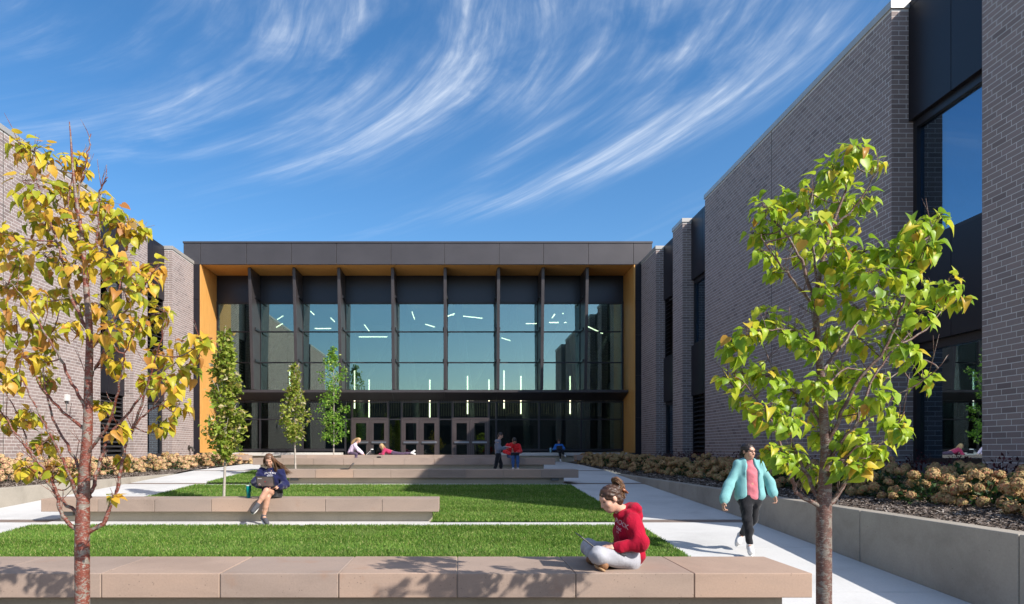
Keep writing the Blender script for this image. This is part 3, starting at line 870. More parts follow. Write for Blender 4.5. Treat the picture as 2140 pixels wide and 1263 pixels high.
def hydrangea(x, y, z, w, h, nh, tone, label, group, near):
    r = root('hydrangea_shrub', (x, y, z), label, 'shrub', group)
    c = np.array([x, y, z])
    n = int(200 * (1 if near else .55))
    D = rand_dirs(n, .0); C = c + D * np.array([w, w, h]) * rng.uniform(.35, .92, n)[:, None]
    V, F, A = leaf_quads(C, D + np.array([0, 0, -.25]) + rng.normal(scale=.4, size=(n, 3)), .095)
    bigmesh('foliage', V, F, M['hleaf'], r, A)['kind'] = 'stuff'
    st = MB()
    for i in range(7):
        a = random.uniform(0, 6.28); q = random.uniform(.3, .8)
        st.tube([(x + .03 * math.cos(a), y + .03 * math.sin(a), z - .03), (x + w * q * .5 * math.cos(a), y + w * q * .5 * math.sin(a), z + h * .4), (x + w * q * math.cos(a), y + w * q * math.sin(a), z + h * .8)], [.007, .005, .003], 5)
    part('stem', st, M['stem'], r)
    # heads spread over the dome, kept apart
    pts = []
    tries = 0
    while len(pts) < nh and tries < 900:
        tries += 1
        zz = random.uniform(-.12, 1) ; a = random.uniform(0, 6.283); q = math.sqrt(max(0, 1 - zz * zz))
        P = Vector((q * math.cos(a) * w, q * math.sin(a) * w, zz * h)) * random.uniform(.86, 1.08)
        if P.z < .05: P.z = random.uniform(.05, .12)
        if all((P - Q).length > .105 for Q in pts): pts.append(P)
    ms = HEADS[tone]
    if near:
        for P in pts:
            o = link('flower_head', random.choice(ms), r, P)
            k = random.uniform(.95, 1.55); o.scale = (k, k, k * random.uniform(.85, 1.25)); o.rotation_euler = (random.uniform(-.5, .5), random.uniform(-.5, .5), random.uniform(0, 6))
    else:
        Vs, As = [], []
        for P in pts:
            V, A = florets(80, .088, .08, .020); V2, A2 = florets(14, .06, .06, .045)
            Vs += [V + c + np.array(P), V2 + c + np.array(P)]; As += [A, A2 * .4]
        V = np.concatenate(Vs)
        o = bigmesh('flower_heads', V, np.arange(len(V)).reshape(-1, 4), M['floret' if tone == 'tan' else 'floret_pink'], r, np.concatenate(As)); o['kind'] = 'stuff'
    return r

random.seed(21)
GR, GLf = 'hydrangeas in the shaded planter', 'hydrangeas in the sunlit planter'
ydone = []
y = 7.2
k = 0
while y < 31.5:
    for row in range(2):
        x = 6.75 + row * .95 + random.uniform(-.15, .15)
        if y < 11: x += .05
        yy = y + row * .45 + random.uniform(-.15, .15)
        if yy > 22: x -= min(.9, (yy - 22) * .12)
        z = float(bed_z(np.array(x), np.array(yy), False)) - .01
        lit = yy < 9.8
        where = ('in full sun by the near brick pier' if lit else 'in shade below the near tall window' if yy < 14.15 else 'in shade, before the long wall\'s joint' if yy < 19.6 else 'in shade, past the long wall\'s joint' if yy < 24.9 else 'in shade by the narrow brick piers')
        lab = ('tan hydrangea at the planter edge, ' if row == 0 else 'tan hydrangea of the back row, ') + where
        hydrangea(x, yy, z, random.uniform(.44, .56), random.uniform(.40, .52), random.randint(20, 30), 'tan', lab, GR, yy < 15.5)
    y += random.uniform(.82, .98) if y < 20 else random.uniform(1.0, 1.15)
y = 13.6
while y < 31.8:
    for row in range(2):
        x = -11.05 - row * .95 + random.uniform(-.15, .15); yy = y + row * .4 + random.uniform(-.15, .15)
        if yy > 23: x += min(1.0, (yy - 23) * .16)
        z = float(bed_z(np.array(x), np.array(yy), True)) - .01
        hydrangea(x, yy, z, random.uniform(.48, .60), random.uniform(.42, .55), random.randint(22, 30), 'pink' if random.random() < .6 else 'tan', 'sunlit cream hydrangea ' + ('by the planter edge, ' if row == 0 else 'of the back row, ') + ('before the long sunny brick wall' if yy < 24.9 else 'before the narrow sunny brick piers'), GLf, yy < 15.2)
    y += random.uniform(.95, 1.12)
# burgundy shrubs against the shaded brick wall
for i in range(22):
    yy = 7.6 + i * 1.02 + random.uniform(-.25, .25); x = 8.55 + random.uniform(-.12, .1)
    z = -.64; h = random.uniform(.42, .68); w = random.uniform(.26, .40)
    r = root('barberry_shrub', (x, yy, z), 'dark burgundy leafed shrub against the shaded brick wall' if yy > 14.2 or yy < 11.6 else 'dark burgundy leafed shrub below the near window bay', 'shrub', 'burgundy shrubs behind the hydrangeas')
    n = 240; D = rand_dirs(n, .0); C = np.array([x, yy, z]) + D * np.array([w, w, h]) * rng.uniform(.4, 1.05, n)[:, None]
    V, F, A = leaf_quads(C, D + rng.normal(scale=.6, size=(n, 3)), .06)
    bigmesh('foliage', V, F, M['red_leaf'], r, A)['kind'] = 'stuff'
    st = MB()
    for q in range(6):
        a = random.uniform(0, 6.28); st.tube([(x, yy, z - .02), (x + w * .7 * math.cos(a), yy + w * .7 * math.sin(a), z + h * .85)], [.006, .003], 5)
    part('stem', st, M['stem'], r)
# ------------------------------------------------------------------ the two slender trees by the front bench
def bark(name, dark, red, grey):
    m, t, p, o = nt(name); P = pos(t)
    rings = tex(t, P, 5.0, 5, .65, (6, 6, 26), .3); big = tex(t, P, 6, 4, .6)
    lent = tex(t, P, 10.0, 4, .7, (5, 5, 22))
    c = ramp(t, rings, [(.3, dark), (.52, red), (.72, scale_col(red, 1.3))])
    patch = tex(t, P, 9.0, 5, .7, (2.2, 2.2, 3.2), .6)
    c = mixc(t, (S(t, patch).ramp(.50, .58) * .9).v, c, grey)
    c = mixc(t, (S(t, big).ramp(.55, .72) * .7).v, c, scale_col(grey, .7))
    c = mixc(t, (S(t, lent).ramp(.58, .64) * .8).v, c, (.40, .36, .30))
    t.links.new(c, p.inputs['Base Color']); p.inputs['Roughness'].default_value = .5; p.inputs['Specular IOR Level'].default_value = .45
    bump(t, p, rings, .6, .006); return m
M['bark_red'] = bark('red_lenticel_bark', (.075, .022, .016), (.175, .042, .024), (.21, .19, .155))
M['bark_brown'] = bark('brown_lenticel_bark', (.055, .028, .022), (.125, .058, .042), (.19, .165, .135))
M['bark_pale'] = simple('pale_smooth_bark', (.40, .35, .30), .7, .22, 14, .3, 40)
M['leaf_yellow'] = leaf_shader('yellow_autumn_leaf', [(0, (.22, .27, .02)), (.20, (.42, .44, .03)), (.5, (.66, .54, .045)), (.75, (.68, .43, .05)), (.90, (.60, .30, .06)), (.97, (.42, .18, .05)), (1, (.14, .2, .02))], .45, .42, (42, .58, .75, (.36, .12, .03), .55))
M['leaf_lime'] = leaf_shader('lime_green_leaf', [(0, (.17, .30, .02)), (.35, (.31, .46, .03)), (.68, (.43, .55, .04)), (.88, (.60, .60, .05)), (.97, (.68, .50, .05)), (1, (.52, .26, .05))], .45, .40, (40, .60, .78, (.40, .26, .04), .4))

def heart_leaf(seed, fold, curl):
    """heart-shaped blade along +x from the stalk, folded along the midrib and drooping at the tip; length 1"""
    rr = random.Random(seed)
    prof = [(0.0, .0), (-.06, .22), (.10, .40), (.32, .44), (.58, .33), (.82, .14), (1.0, .0)]
    V = []; mid = [(.0, 0), (.10, 0), (.32, 0), (.58, 0), (.82, 0), (1.0, 0)]
    def z(x, y): return abs(y) * fold - curl * max(0, x) ** 2 + .05 * math.sin(x * 7 + seed) * abs(y) * 2
    mids = [(x, 0, z(x, 0)) for x, _ in mid]
    L = [(x, y * rr.uniform(.92, 1.08), 0) for x, y in prof[1:-1]]; R = [(x, -y * rr.uniform(.92, 1.08), 0) for x, y in prof[1:-1]]
    L = [(x, y, z(x, y)) for x, y, _ in L]; R = [(x, y, z(x, y)) for x, y, _ in R]
    V = mids + L + R      # 6 + 5 + 5
    F = []
    for side, o_ in ((1, 6), (-1, 11)):
        q = [(0, o_, o_ + 1, 1), (1, o_ + 1, o_ + 2, 2), (2, o_ + 2, o_ + 3, 3), (3, o_ + 3, o_ + 4, 4)]
        F += [f if side < 0 else f[::-1] for f in q]
        F.append((4, o_ + 4, 5) if side < 0 else (5, o_ + 4, 4))
    return V, F
LEAFV = [heart_leaf(i, f, c) for i, (f, c) in enumerate([(.35, .35), (.6, .7), (.22, .2), (-.22, .5), (.85, .9)])]

def curve(pts, n=5):
    """Catmull-Rom through the points"""
    P = [pts[0]] + list(pts) + [pts[-1]]; out = []
    for i in range(1, len(P) - 2):
        for k in range(n):
            t_ = k / n
            a, b, c, d = P[i - 1], P[i], P[i + 1], P[i + 2]
            out.append(.5 * ((2 * b) + (c - a) * t_ + (2 * a - 5 * b + 4 * c - d) * t_ ** 2 + (3 * b - a - 3 * c + d) * t_ ** 3))
    out.append(P[-2]); return out

def slender_tree(name_label, base, trunk, limbs, clusters, d0, mat_leaf, mat_bark, leaf_len, seed, nmul=1.0):
    rr = random.Random(seed)
    r = root('slender_tree', base, name_label, 'tree', 'two slender trees by the front bench')
    wood = MB(); wpts = []
    def W(x, y, dd): return px(x, y, d0 + dd)
    def branch(pts, r0, r1, k=8):
        c = curve(pts); n = len(c)
        for i in range(1, n - 1): c[i] = c[i] + Vector((rr.uniform(-1, 1), rr.uniform(-1, 1), rr.uniform(-1, 1))) * .006
        rad = [r0 + (r1 - r0) * (i / (n - 1)) ** .8 for i in range(n)]
        wood.tube(c, rad, k); 
        for i, q in enumerate(c): wpts.append((q, rad[i]))
    tr = [Vector(base) - Vector((0, 0, .05))] + [W(x, y, 0) for x, y in trunk]
    branch(tr[:3], .050, .040, 14) if False else None
    c = curve(tr); n = len(c)
    wood.tube(c, [.043 - .0405 * (max(0, (i / (n - 1)) - .18) / .82) ** .62 if i else .055 for i in range(n)], 14)
    for i, q in enumerate(c):
        if i > n * .4: wpts.append((q, .02))
    for pts, r0, dd in limbs:
        m_ = len(pts)
        branch([W(x, y, dd * (i / (m_ - 1)) ** .9) for i, (x, y) in enumerate(pts)], r0, .0028)
    leaves = []
    # bare twigs
    for i in range(95):
        q, rad = rr.choice(wpts)
        if q.z < base[2] + 1.3: continue
        v = Vector((rr.uniform(-.5, .5), rr.uniform(-.6, .6), rr.uniform(.3, 1))).normalized() * rr.uniform(.08, .24)
        k1 = q + v * .5 + Vector((rr.uniform(-1, 1), rr.uniform(-1, 1), 0)) * .012
        wood.tube([q, k1, q + v], [.0026, .002, .001], 5)
        if rr.random() < .5:
            wood.tube([k1, k1 + (v * .4 + Vector((rr.uniform(-1, 1), rr.uniform(-1, 1), .4)) * .04)], [.0016, .0008], 4)
    s_px = FPX / d0
    for (cx_, cy_, cr) in clusters:
        dd = rr.uniform(-.40, .42)
        C = W(cx_, cy_, dd); R_ = cr / s_px
        near = sorted(wpts, key=lambda w_: (w_[0] - C).length + (0.25 if w_[0].z > C.z else 0))[0][0]
        mid = (near + C) / 2 + Vector((rr.uniform(-.03, .03), rr.uniform(-.03, .03), -.03 + rr.uniform(-.02, .02)))
        cc = curve([near, mid, C, C + (C - near) * .25 + Vector((0, 0, .02))], 4)
        wood.tube(cc, [.0048 - .0035 * i / len(cc) for i in range(len(cc))], 5)
        nl = int(max(5, cr * .95 * nmul))
        for j in range(nl):
            v = Vector((rr.gauss(0, 1), rr.gauss(0, 1), rr.gauss(0, .8))); v = v.normalized() * R_ * rr.uniform(.25, 1.0)
            P_ = C + v
            st = cc[-1 - rr.randint(0, 4)] if len(cc) > 5 else C
            # leaves hang outwards and down
            D_ = (v.normalized() * .8 + Vector((rr.uniform(-.5, .5), rr.uniform(-.5, .5), -.55 + rr.uniform(-.35, .35)))).normalized()
            up = Vector((rr.uniform(-.5, .5), rr.uniform(-.6, .3), .8)) + v.normalized() * .7 + Vector((.25, -.35, .1))
            leaves.append((P_, D_, up.normalized(), leaf_len * rr.uniform(.62, 1.22)))
            if rr.random() < .45: wood.tube([st, (st + P_) / 2 + Vector((0, 0, .012)), P_], [.0014, .0011, .0008], 4)
    part('trunk', wood, mat_bark, r, True)
    L = wloc(r)
    meshes = []
    for V, F in LEAFV:
        me = bpy.data.meshes.new('leaf'); me.from_pydata(V, [], F); me.update(); me.polygons.foreach_set('use_smooth', [True] * len(F)); me.materials.append(mat_leaf); meshes.append(me)
    order = list(range(len(leaves))); order.sort(key=lambda i: leaves[i][0].y - leaves[i][3] * 3)
    single = set(order[:298])
    Vs, F4, As = [], [], []; n0 = 0
    for i, (P_, D_, up, sl) in enumerate(leaves):
        x = D_; y_ = up.cross(x)
        if y_.length < 1e-4: y_ = Vector((0, 1, 0)).cross(x)
        y_.normalize(); z_ = x.cross(y_)
        Mx = Matrix((x, y_, z_)).transposed()
        k = rr.randint(0, 4)
        if i in single:
            o = link('leaf', meshes[k], r)
            o.matrix_local = Matrix.Translation(P_ - L) @ (Mx.to_4x4() @ Matrix.Scale(sl, 4))
        else:
            V, F = LEAFV[k]
            A = np.array(V) * sl @ np.array(Mx).T + np.array(P_)
            Vs.append(A); As.append(np.full(len(V), rr.random()))
            for f in F: F4.append([n0 + q for q in f] if len(f) == 4 else [n0 + f[0], n0 + f[1], n0 + f[2], n0 + f[2]])
            n0 += len(V)
    # quads plus triangles: build as polygons
    me = bpy.data.meshes.new('crown'); me.from_pydata((np.concatenate(Vs) - np.array(L)).tolist(), [], [f[:3] if f[2] == f[3] else f for f in F4]); me.update()
    me.polygons.foreach_set('use_smooth', [True] * len(me.polygons))
    a = me.attributes.new('bc', 'FLOAT', 'POINT'); a.data.foreach_set('value', np.concatenate(As).astype(np.float32))
    me.materials.append(mat_leaf)
    o = link('crown', me, r); o['kind'] = 'stuff'
    return r

DT = 4.1
LEFT_LIMBS = [([(172, 1114), (135, 1085), (122, 1050), (115, 1020), (95, 985), (60, 940), (30, 900), (0, 860), (-20, 830)], .014, -.15),
 ([(178, 1114), (215, 1095), (235, 1050), (248, 1010), (262, 940), (275, 900), (310, 860), (345, 840), (385, 800)], .016, .1),
 ([(172, 1078), (135, 1050), (110, 1020), (70, 960), (40, 880), (5, 800)], .013, .3),
 ([(174, 1065), (190, 1030), (205, 980), (225, 920), (262, 870), (310, 810), (350, 770), (400, 740), (430, 725)], .015, .25),
 ([(172, 1060), (150, 1010), (125, 950), (100, 900), (70, 840), (40, 780)], .012, -.3),
 ([(183, 860), (150, 800), (120, 740), (90, 690), (60, 640), (20, 590)], .011, -.2),
 ([(185, 800), (215, 740), (240, 660), (250, 600), (262, 520), (275, 470)], .012, .2),
 ([(185, 740), (220, 690), (270, 640), (300, 600), (325, 560)], .010, -.25),
 ([(187, 700), (150, 620), (130, 540), (110, 480), (90, 420), (60, 330), (35, 300)], .012, .15),
 ([(178, 600), (200, 540), (205, 450), (210, 400), (225, 370)], .008, -.15),
 ([(183, 900), (120, 850), (80, 800), (50, 740), (10, 690)], .011, .25),
 ([(275, 900), (300, 830), (330, 740), (345, 670)], .009, -.2),
 ([(180, 950), (230, 880), (250, 800), (262, 740), (280, 690)], .011, -.35),
 ([(178, 1000), (140, 930), (105, 860), (90, 780), (85, 720)], .011, .4),
 ([(176, 560), (150, 490), (140, 440), (150, 380), (165, 330)], .007, .2),
 ([(160, 420), (175, 360), (185, 310), (190, 280)], .006, .1)]
LEFT_CL = [(45, 310, 30), (85, 330, 38), (160, 345, 32), (80, 400, 48), (140, 410, 42), (185, 420, 42), (60, 440, 28), (100, 470, 50), (165, 480, 46), (230, 440, 38), (255, 480, 42), (290, 485, 24),
 (10, 490, 28), (40, 540, 42), (100, 540, 46), (160, 560, 42), (215, 540, 42), (260, 560, 38), (20, 600, 38), (75, 620, 46), (130, 620, 36), (200, 640, 42), (260, 610, 46), (300, 590, 36), (320, 560, 24),
 (35, 680, 42), (95, 700, 40), (150, 690, 26), (230, 700, 38), (285, 680, 42), (330, 660, 38), (60, 750, 36), (20, 790, 32), (95, 790, 28), (250, 760, 28), (330, 740, 32), (390, 735, 38), (420, 720, 24),
 (350, 800, 36), (385, 780, 28), (310, 800, 28), (370, 850, 32), (340, 890, 24), (60, 870, 28), (20, 880, 28), (90, 930, 36), (60, 980, 22), (120, 985, 18), (215, 850, 20), (250, 900, 20), (160, 1000, 16), (255, 960, 16), (236, 1040, 9), (-30, 520, 40), (-30, 640, 40), (-30, 760, 40), (-40, 850, 30)]
TL = slender_tree('slender tree with yellow and orange leaves before the sunlit brick wing', (px(172, 1000, DT).x, DT, gz(DT) + .01),
    [(172, 1250), (172, 1114), (176, 1000), (183, 900), (185, 800), (187, 700), (180, 600), (172, 500), (160, 420), (152, 350), (148, 290), (145, 255)],
    LEFT_LIMBS, LEFT_CL, DT, M['leaf_yellow'], M['bark_red'], .059, 3)
RIGHT_LIMBS = [([(1720, 1062), (1670, 1035), (1655, 1000), (1640, 960), (1620, 900), (1590, 850), (1555, 800), (1530, 780)], .015, -.1),
 ([(1716, 1050), (1690, 1000), (1665, 950), (1650, 900), (1640, 830), (1610, 760), (1590, 710)], .014, .3),
 ([(1725, 1062), (1760, 1020), (1775, 950), (1790, 880), (1820, 800), (1860, 740), (1900, 700), (1960, 650)], .016, .15),
 ([(1722, 950), (1750, 880), (1790, 800), (1850, 730), (1880, 650), (1910, 580), (1935, 510), (1950, 470)], .014, -.25),
 ([(1716, 780), (1760, 720), (1800, 660), (1850, 590), (1880, 540)], .012, .25),
 ([(1712, 740), (1680, 700), (1640, 690), (1580, 690)], .010, -.2),
 ([(1705, 640), (1680, 560), (1650, 500), (1625, 470), (1600, 440)], .013, .2),
 ([(1700, 640), (1660, 590), (1620, 540), (1590, 490)], .010, -.25),
 ([(1725, 900), (1680, 840), (1630, 800), (1580, 780), (1520, 790)], .011, .25),
 ([(1722, 990), (1760, 920), (1820, 870), (1870, 830), (1930, 795), (1960, 770)], .011, -.3),
 ([(1735, 480), (1780, 440), (1810, 400), (1835, 350)], .008, -.1),
 ([(1712, 600), (1700, 520), (1690, 450), (1700, 400)], .009, .2),
 ([(1850, 730), (1920, 700), (1980, 640), (2010, 620)], .008, .1),
 ([(1718, 820), (1770, 770), (1850, 790), (1900, 760)], .008, .35),
 ([(1720, 1000), (1760, 960), (1800, 930), (1850, 920), (1890, 860)], .009, -.2)]
RIGHT_CL = [(1790, 320, 36), (1830, 345, 18), (1745, 360, 38), (1700, 400, 42), (1650, 420, 42), (1600, 440, 38), (1580, 490, 24), (1760, 420, 46), (1810, 420, 22), (1640, 480, 42), (1700, 470, 42), (1760, 470, 36),
 (1600, 530, 28), (1620, 570, 18), (1690, 530, 38), (1740, 520, 42), (1800, 530, 42), (1860, 530, 32), (1910, 480, 30), (1950, 470, 24), (1930, 520, 32), (1980, 600, 28), (1950, 620, 32), (1890, 580, 42), (1830, 580, 42), (1770, 580, 42),
 (1720, 620, 30), (1850, 640, 42), (1920, 660, 28), (2005, 630, 18), (1800, 650, 38), (1600, 670, 34), (1560, 700, 34), (1530, 730, 24), (1640, 700, 38), (1690, 720, 24), (1750, 700, 38), (1810, 720, 38), (1870, 700, 32), (1900, 740, 26), (1935, 795, 22),
 (1560, 780, 42), (1520, 795, 22), (1610, 790, 42), (1660, 820, 42), (1710, 800, 32), (1760, 780, 38), (1820, 790, 34), (1560, 840, 28), (1600, 860, 38), (1650, 880, 38), (1720, 860, 38), (1780, 850, 42), (1840, 840, 34), (1870, 880, 26),
 (1612, 945, 22), (1660, 950, 28), (1720, 910, 32), (1780, 920, 36), (1830, 940, 32), (1690, 990, 24), (1640, 960, 22), (1760, 970, 26), (1800, 980, 20), (1880, 900, 20)]
TR = slender_tree('slender tree with lime green leaves before the dark brick wing', (px(1722, 1000, 4.0).x, 4.0, gz(4.0) + .01),
    [(1722, 1250), (1722, 1062), (1727, 950), (1722, 880), (1715, 780), (1705, 660), (1712, 580), (1730, 500), (1755, 430), (1775, 380), (1790, 330)],
    RIGHT_LIMBS, RIGHT_CL, 4.0, M['leaf_lime'], M['bark_brown'], .062, 9, 1.1)

# ------------------------------------------------------------------ the three young columnar trees
M['maple_a'] = leaf_shader('young_maple_leaf_warm', [(0, (.14, .20, .02)), (.4, (.25, .34, .035)), (.72, (.38, .43, .07)), (.9, (.46, .34, .10)), (1, (.66, .62, .42))], .4, .5)
M['maple_b'] = leaf_shader('young_maple_leaf_green', [(0, (.08, .20, .02)), (.5, (.17, .35, .035)), (.85, (.30, .50, .06)), (1, (.5, .6, .15))], .4, .5)
def young_tree(x_px, d, ytop, ycrown, half_px, mat, label, lean=0.0, seed=1, n=1500, prof=None):
    b = px(x_px, 941, d); z0 = gz(d) + .01
    s_ = FPX / d; zt = (941 - ytop) / s_; zc = (941 - ycrown) / s_; w = half_px / s_
    r = root('young_tree', (b.x, d, z0), label, 'tree', 'young columnar trees in a row')
    rr = random.Random(seed)
    tr = MB(); P_ = [Vector((b.x + lean * math.sin(i / 7 * 3) * .04, d + .02 * math.sin(i), z0 - .05 + (zt - z0) * i / 7)) for i in range(8)]
    tr.tube(curve(P_, 3), [.034 - .028 * i / 21 for i in range(22)], 9)
    for i in range(34):
        f = rr.uniform(.0, .9); z = zc + (zt - zc) * f; a = rr.uniform(0, 6.28)
        ww = w * (1 - f * .75) * .8
        tr.tube([(b.x, d, z), (b.x + math.cos(a) * ww * .5, d + math.sin(a) * ww * .5, z + .16), (b.x + math.cos(a) * ww, d + math.sin(a) * ww, z + .42)], [.010, .007, .003], 5)
    part('trunk', tr, M['bark_pale'], r, True)
    # leaves gather in clumps along the upright limbs, so that the outline breaks up
    nc = 75
    fc = np.linspace(.0, 1, nc) ** 1.1; ac = rng.uniform(0, 2 * np.pi, nc)
    pr = np.interp(fc, *(prof or ([0, .08, .2, .4, .6, .8, 1], [.45, .85, 1.0, .88, .66, .42, .08])))
    rc = w * pr * rng.uniform(.15, .95, nc)
    CC = np.stack([b.x + lean * .04 + np.cos(ac) * rc, d + np.sin(ac) * rc, zc + (zt - zc) * fc], 1)
    i = rng.integers(0, nc, n); a = rng.uniform(0, 2 * np.pi, n)
    sg = np.interp(fc[i], [0, .7, 1], [1, .8, .45])[:, None]
    C = CC[i] + np.clip(rng.normal(size=(n, 3)), -1.9, 1.9) * np.array([w * .19, w * .19, .105]) * sg
    D = np.stack([np.cos(a), np.sin(a), rng.uniform(-.9, .3, n)], 1) + rng.normal(scale=.45, size=(n, 3)) + np.array([.2, -.3, 0])
    V, F, A = leaf_quads(C, D, .125)
    V = V.reshape(-1, 5, 3)
    bigmesh('crown', V.reshape(-1, 3), F, mat, r, A)['kind'] = 'stuff'
    return r
young_tree(467, 15.0, 695, 945, 46, M['maple_a'], 'young columnar tree with reddish green leaves behind the navy girl\'s bench', 1.0, 1, 2300)
young_tree(618, 21.8, 765, 915, 30, M['maple_a'], 'smallest young columnar tree with dull olive leaves, between the benches', -1.0, 2, 1500)
young_tree(697, 32.4, 728, 920, 32, M['maple_b'], 'tall bright green young tree standing close to the entrance doors', .5, 3, 1900, ([0, .1, .3, .5, .75, .9, 1], [.5, .85, .9, .95, 1.0, .5, .15]))
# ------------------------------------------------------------------ people: blended implicit bodies turned into one continuous mesh
def surf_net(f, lo, hi, h):
    lo = np.array(lo) - 2 * h; hi = np.array(hi) + 2 * h
    n = np.ceil((hi - lo) / h).astype(int) + 1
    ax = [lo[i] + np.arange(n[i]) * h for i in range(3)]
    G = np.stack(np.meshgrid(*[a_.astype(np.float32) for a_ in ax], indexing='ij'), -1).reshape(-1, 3)
    v = f(G).reshape(n)
    ins = v < 0
    cs = [(a, b, c) for a in (0, 1) for b in (0, 1) for c in (0, 1)]
    def sl(a, o_): return a[o_[0]:n[0] - 1 + o_[0], o_[1]:n[1] - 1 + o_[1], o_[2]:n[2] - 1 + o_[2]]
    cnt = sum(sl(ins, o_).astype(np.int8) for o_ in cs)
    act = (cnt > 0) & (cnt < 8)
    idx = -np.ones(act.shape, np.int64); cells = np.argwhere(act); idx[act] = np.arange(len(cells))
    acc = np.zeros((len(cells), 3)); w = np.zeros(len(cells))
    I, J, K = cells.T
    for a in cs:
        for d in range(3):
            if a[d]: continue
            b = list(a); b[d] = 1
            va = v[I + a[0], J + a[1], K + a[2]]; vb = v[I + b[0], J + b[1], K + b[2]]
            m_ = (va < 0) != (vb < 0)
            t_ = np.where(m_, va / np.where(m_, va - vb, 1), 0)
            p_ = np.tile(np.array(a, float), (len(cells), 1)); p_[:, d] += t_
            acc[m_] += p_[m_]; w[m_] += 1
    V = lo + (cells + acc / w[:, None]) * h
    F = []
    for d in range(3):
        e, g_ = [(1, 2), (2, 0), (0, 1)][d]
        sl0 = [slice(None)] * 3; sl1 = [slice(None)] * 3; sl0[d] = slice(0, n[d] - 1); sl1[d] = slice(1, n[d])
        s0, s1 = ins[tuple(sl0)], ins[tuple(sl1)]
        E = np.argwhere(s0 != s1)
        E = E[(E[:, e] > 0) & (E[:, g_] > 0) & (E[:, e] < n[e] - 1) & (E[:, g_] < n[g_] - 1)]
        fl = s0[tuple(E.T)]
        q = []
        for (oe, og) in ((-1, -1), (0, -1), (0, 0), (-1, 0)):
            c_ = E.copy(); c_[:, e] += oe; c_[:, g_] += og; q.append(idx[tuple(c_.T)])
        q = np.stack(q, 1); q[~fl] = q[~fl][:, ::-1]
        F.append(q)
    return V, np.concatenate(F)

def CAP(a, ra, b, rb): return ('c', np.array(a, np.float32), np.float32(ra), np.array(b, np.float32), np.float32(rb))
def ELL(c, r, R=None): return ('e', np.array(c, np.float32), np.array(r, np.float32), np.eye(3, dtype=np.float32) if R is None else np.array(R, np.float32))
def prim(p_, G):
    if p_[0] == 'c':
        _, a, ra, b, rb = p_
        ba = b - a; L2 = max(1e-9, ba @ ba); h = np.clip((G - a) @ ba / L2, 0, 1)
        return np.linalg.norm(G - a - h[:, None] * ba, axis=1) - (ra + (rb - ra) * h)
    _, c, r, R = p_
    q = (G - c) @ R           # columns of R are the local axes
    k0 = np.linalg.norm(q / r, axis=1); k1 = np.linalg.norm(q / (r * r), axis=1)
    return np.where(k0 < 1e-6, -min(r), k0 * (k0 - 1) / np.maximum(k1, 1e-9))
def smin(a, b, k):
    h = np.maximum(k - np.abs(a - b), 0) / k
    return np.minimum(a, b) - h * h * k * .25
def bounds(ps):
    lo = np.full(3, 1e9); hi = -lo
    for p_ in ps:
        if p_[0] == 'c': q = [(p_[1], p_[2]), (p_[3], p_[4])]
        else: q = [(p_[1], max(p_[2]))]
        for c, r in q: lo = np.minimum(lo, c - r); hi = np.maximum(hi, c + r)
    return lo, hi
def fold_fn(seed, amp, f0=38, f1=95):
    q = np.random.default_rng(seed); ks = [(rand * f).astype(np.float32) for rand, f in zip(q.normal(size=(7, 3)) / 1.7, q.uniform(f0, f1, 7))]; ph = q.uniform(0, 6.28, 7)
    def fn(G):
        s_ = 0
        w1 = .02 * np.sin(G @ (ks[0] * .35) + 1); 
        for k, p_ in zip(ks, ph): s_ = s_ + np.sin(G @ k + p_ + 30 * w1)
        return np.float32(amp) * s_ / np.float32(2.2)
    return fn

def blob(name, ps, mat, parent, h=.009, k=.03, folds=None, cuts=(), carve=(), label=None, hands=()):
    """smooth union of ps (and sharper 'hands'), minus carve, cut by planes (point, outward normal)"""
    def f(G):
        d = None
        for p_ in ps:
            q = prim(p_, G); d = q if d is None else smin(d, q, k)
        for p_ in hands:
            d = smin(d, prim(p_, G), .006)
        if folds is not None: d = d + folds(G)
        for (pt, nrm) in cuts:
            nn_ = np.array(nrm, float); nn_ /= np.linalg.norm(nn_); d = np.maximum(d, (G - np.array(pt)) @ nn_)
        for p_ in carve: d = np.maximum(d, -prim(p_, G))
        return d
    lo, hi = bounds(list(ps) + list(hands))
    V, F = surf_net(f, lo, hi, h)
    o = bigmesh(name, V, F, mat, parent, None, True)
    if label: o['label'] = label
    return o

def skin_mat(name, c):
    m, t, p, o = nt(name); P = pos(t)
    f = tex(t, P, 25, 3)
    t.links.new(ramp(t, f, [(.3, (c[0] * .93, c[1] * .86, c[2] * .84)), (.7, c)]), p.inputs['Base Color'])
    p.inputs['Roughness'].default_value = .48; p.inputs['Subsurface Weight'].default_value = .12; p.inputs['Subsurface Radius'].default_value = (.02, .008, .004); p.inputs['Subsurface Scale'].default_value = .4
    return m
def cloth(name, c, scale=260, b=.25, sheen=.2, fold=14):
    m, t, p, o = nt(name); P = pos(t)
    big = tex(t, P, 7, 3); f = tex(t, P, scale, 3, .6); w = tex(t, P, fold, 3, .55, (1.6, 1.6, .7), .8)
    t.links.new(ramp(t, big, [(.3, scale_col(c, .86)), (.7, scale_col(c, 1.1))]), p.inputs['Base Color'])
    p.inputs['Roughness'].default_value = .9; p.inputs['Sheen Weight'].default_value = sheen; p.inputs['Specular IOR Level'].default_value = .15
    h_ = (S(t, f) * .12 + S(t, w) * 1.0)
    bump(t, p, h_.v, b, .03)
    return m
def hair_mat(name, dark, light):
    m, t, p, o = nt(name); P = pos(t)
    f = tex(t, P, 60, 5, .7, (1.0, 1.0, .25), .3)
    t.links.new(ramp(t, f, [(.3, dark), (.7, light)]), p.inputs['Base Color']); p.inputs['Roughness'].default_value = .42
    bump(t, p, f, .7, .006); return m
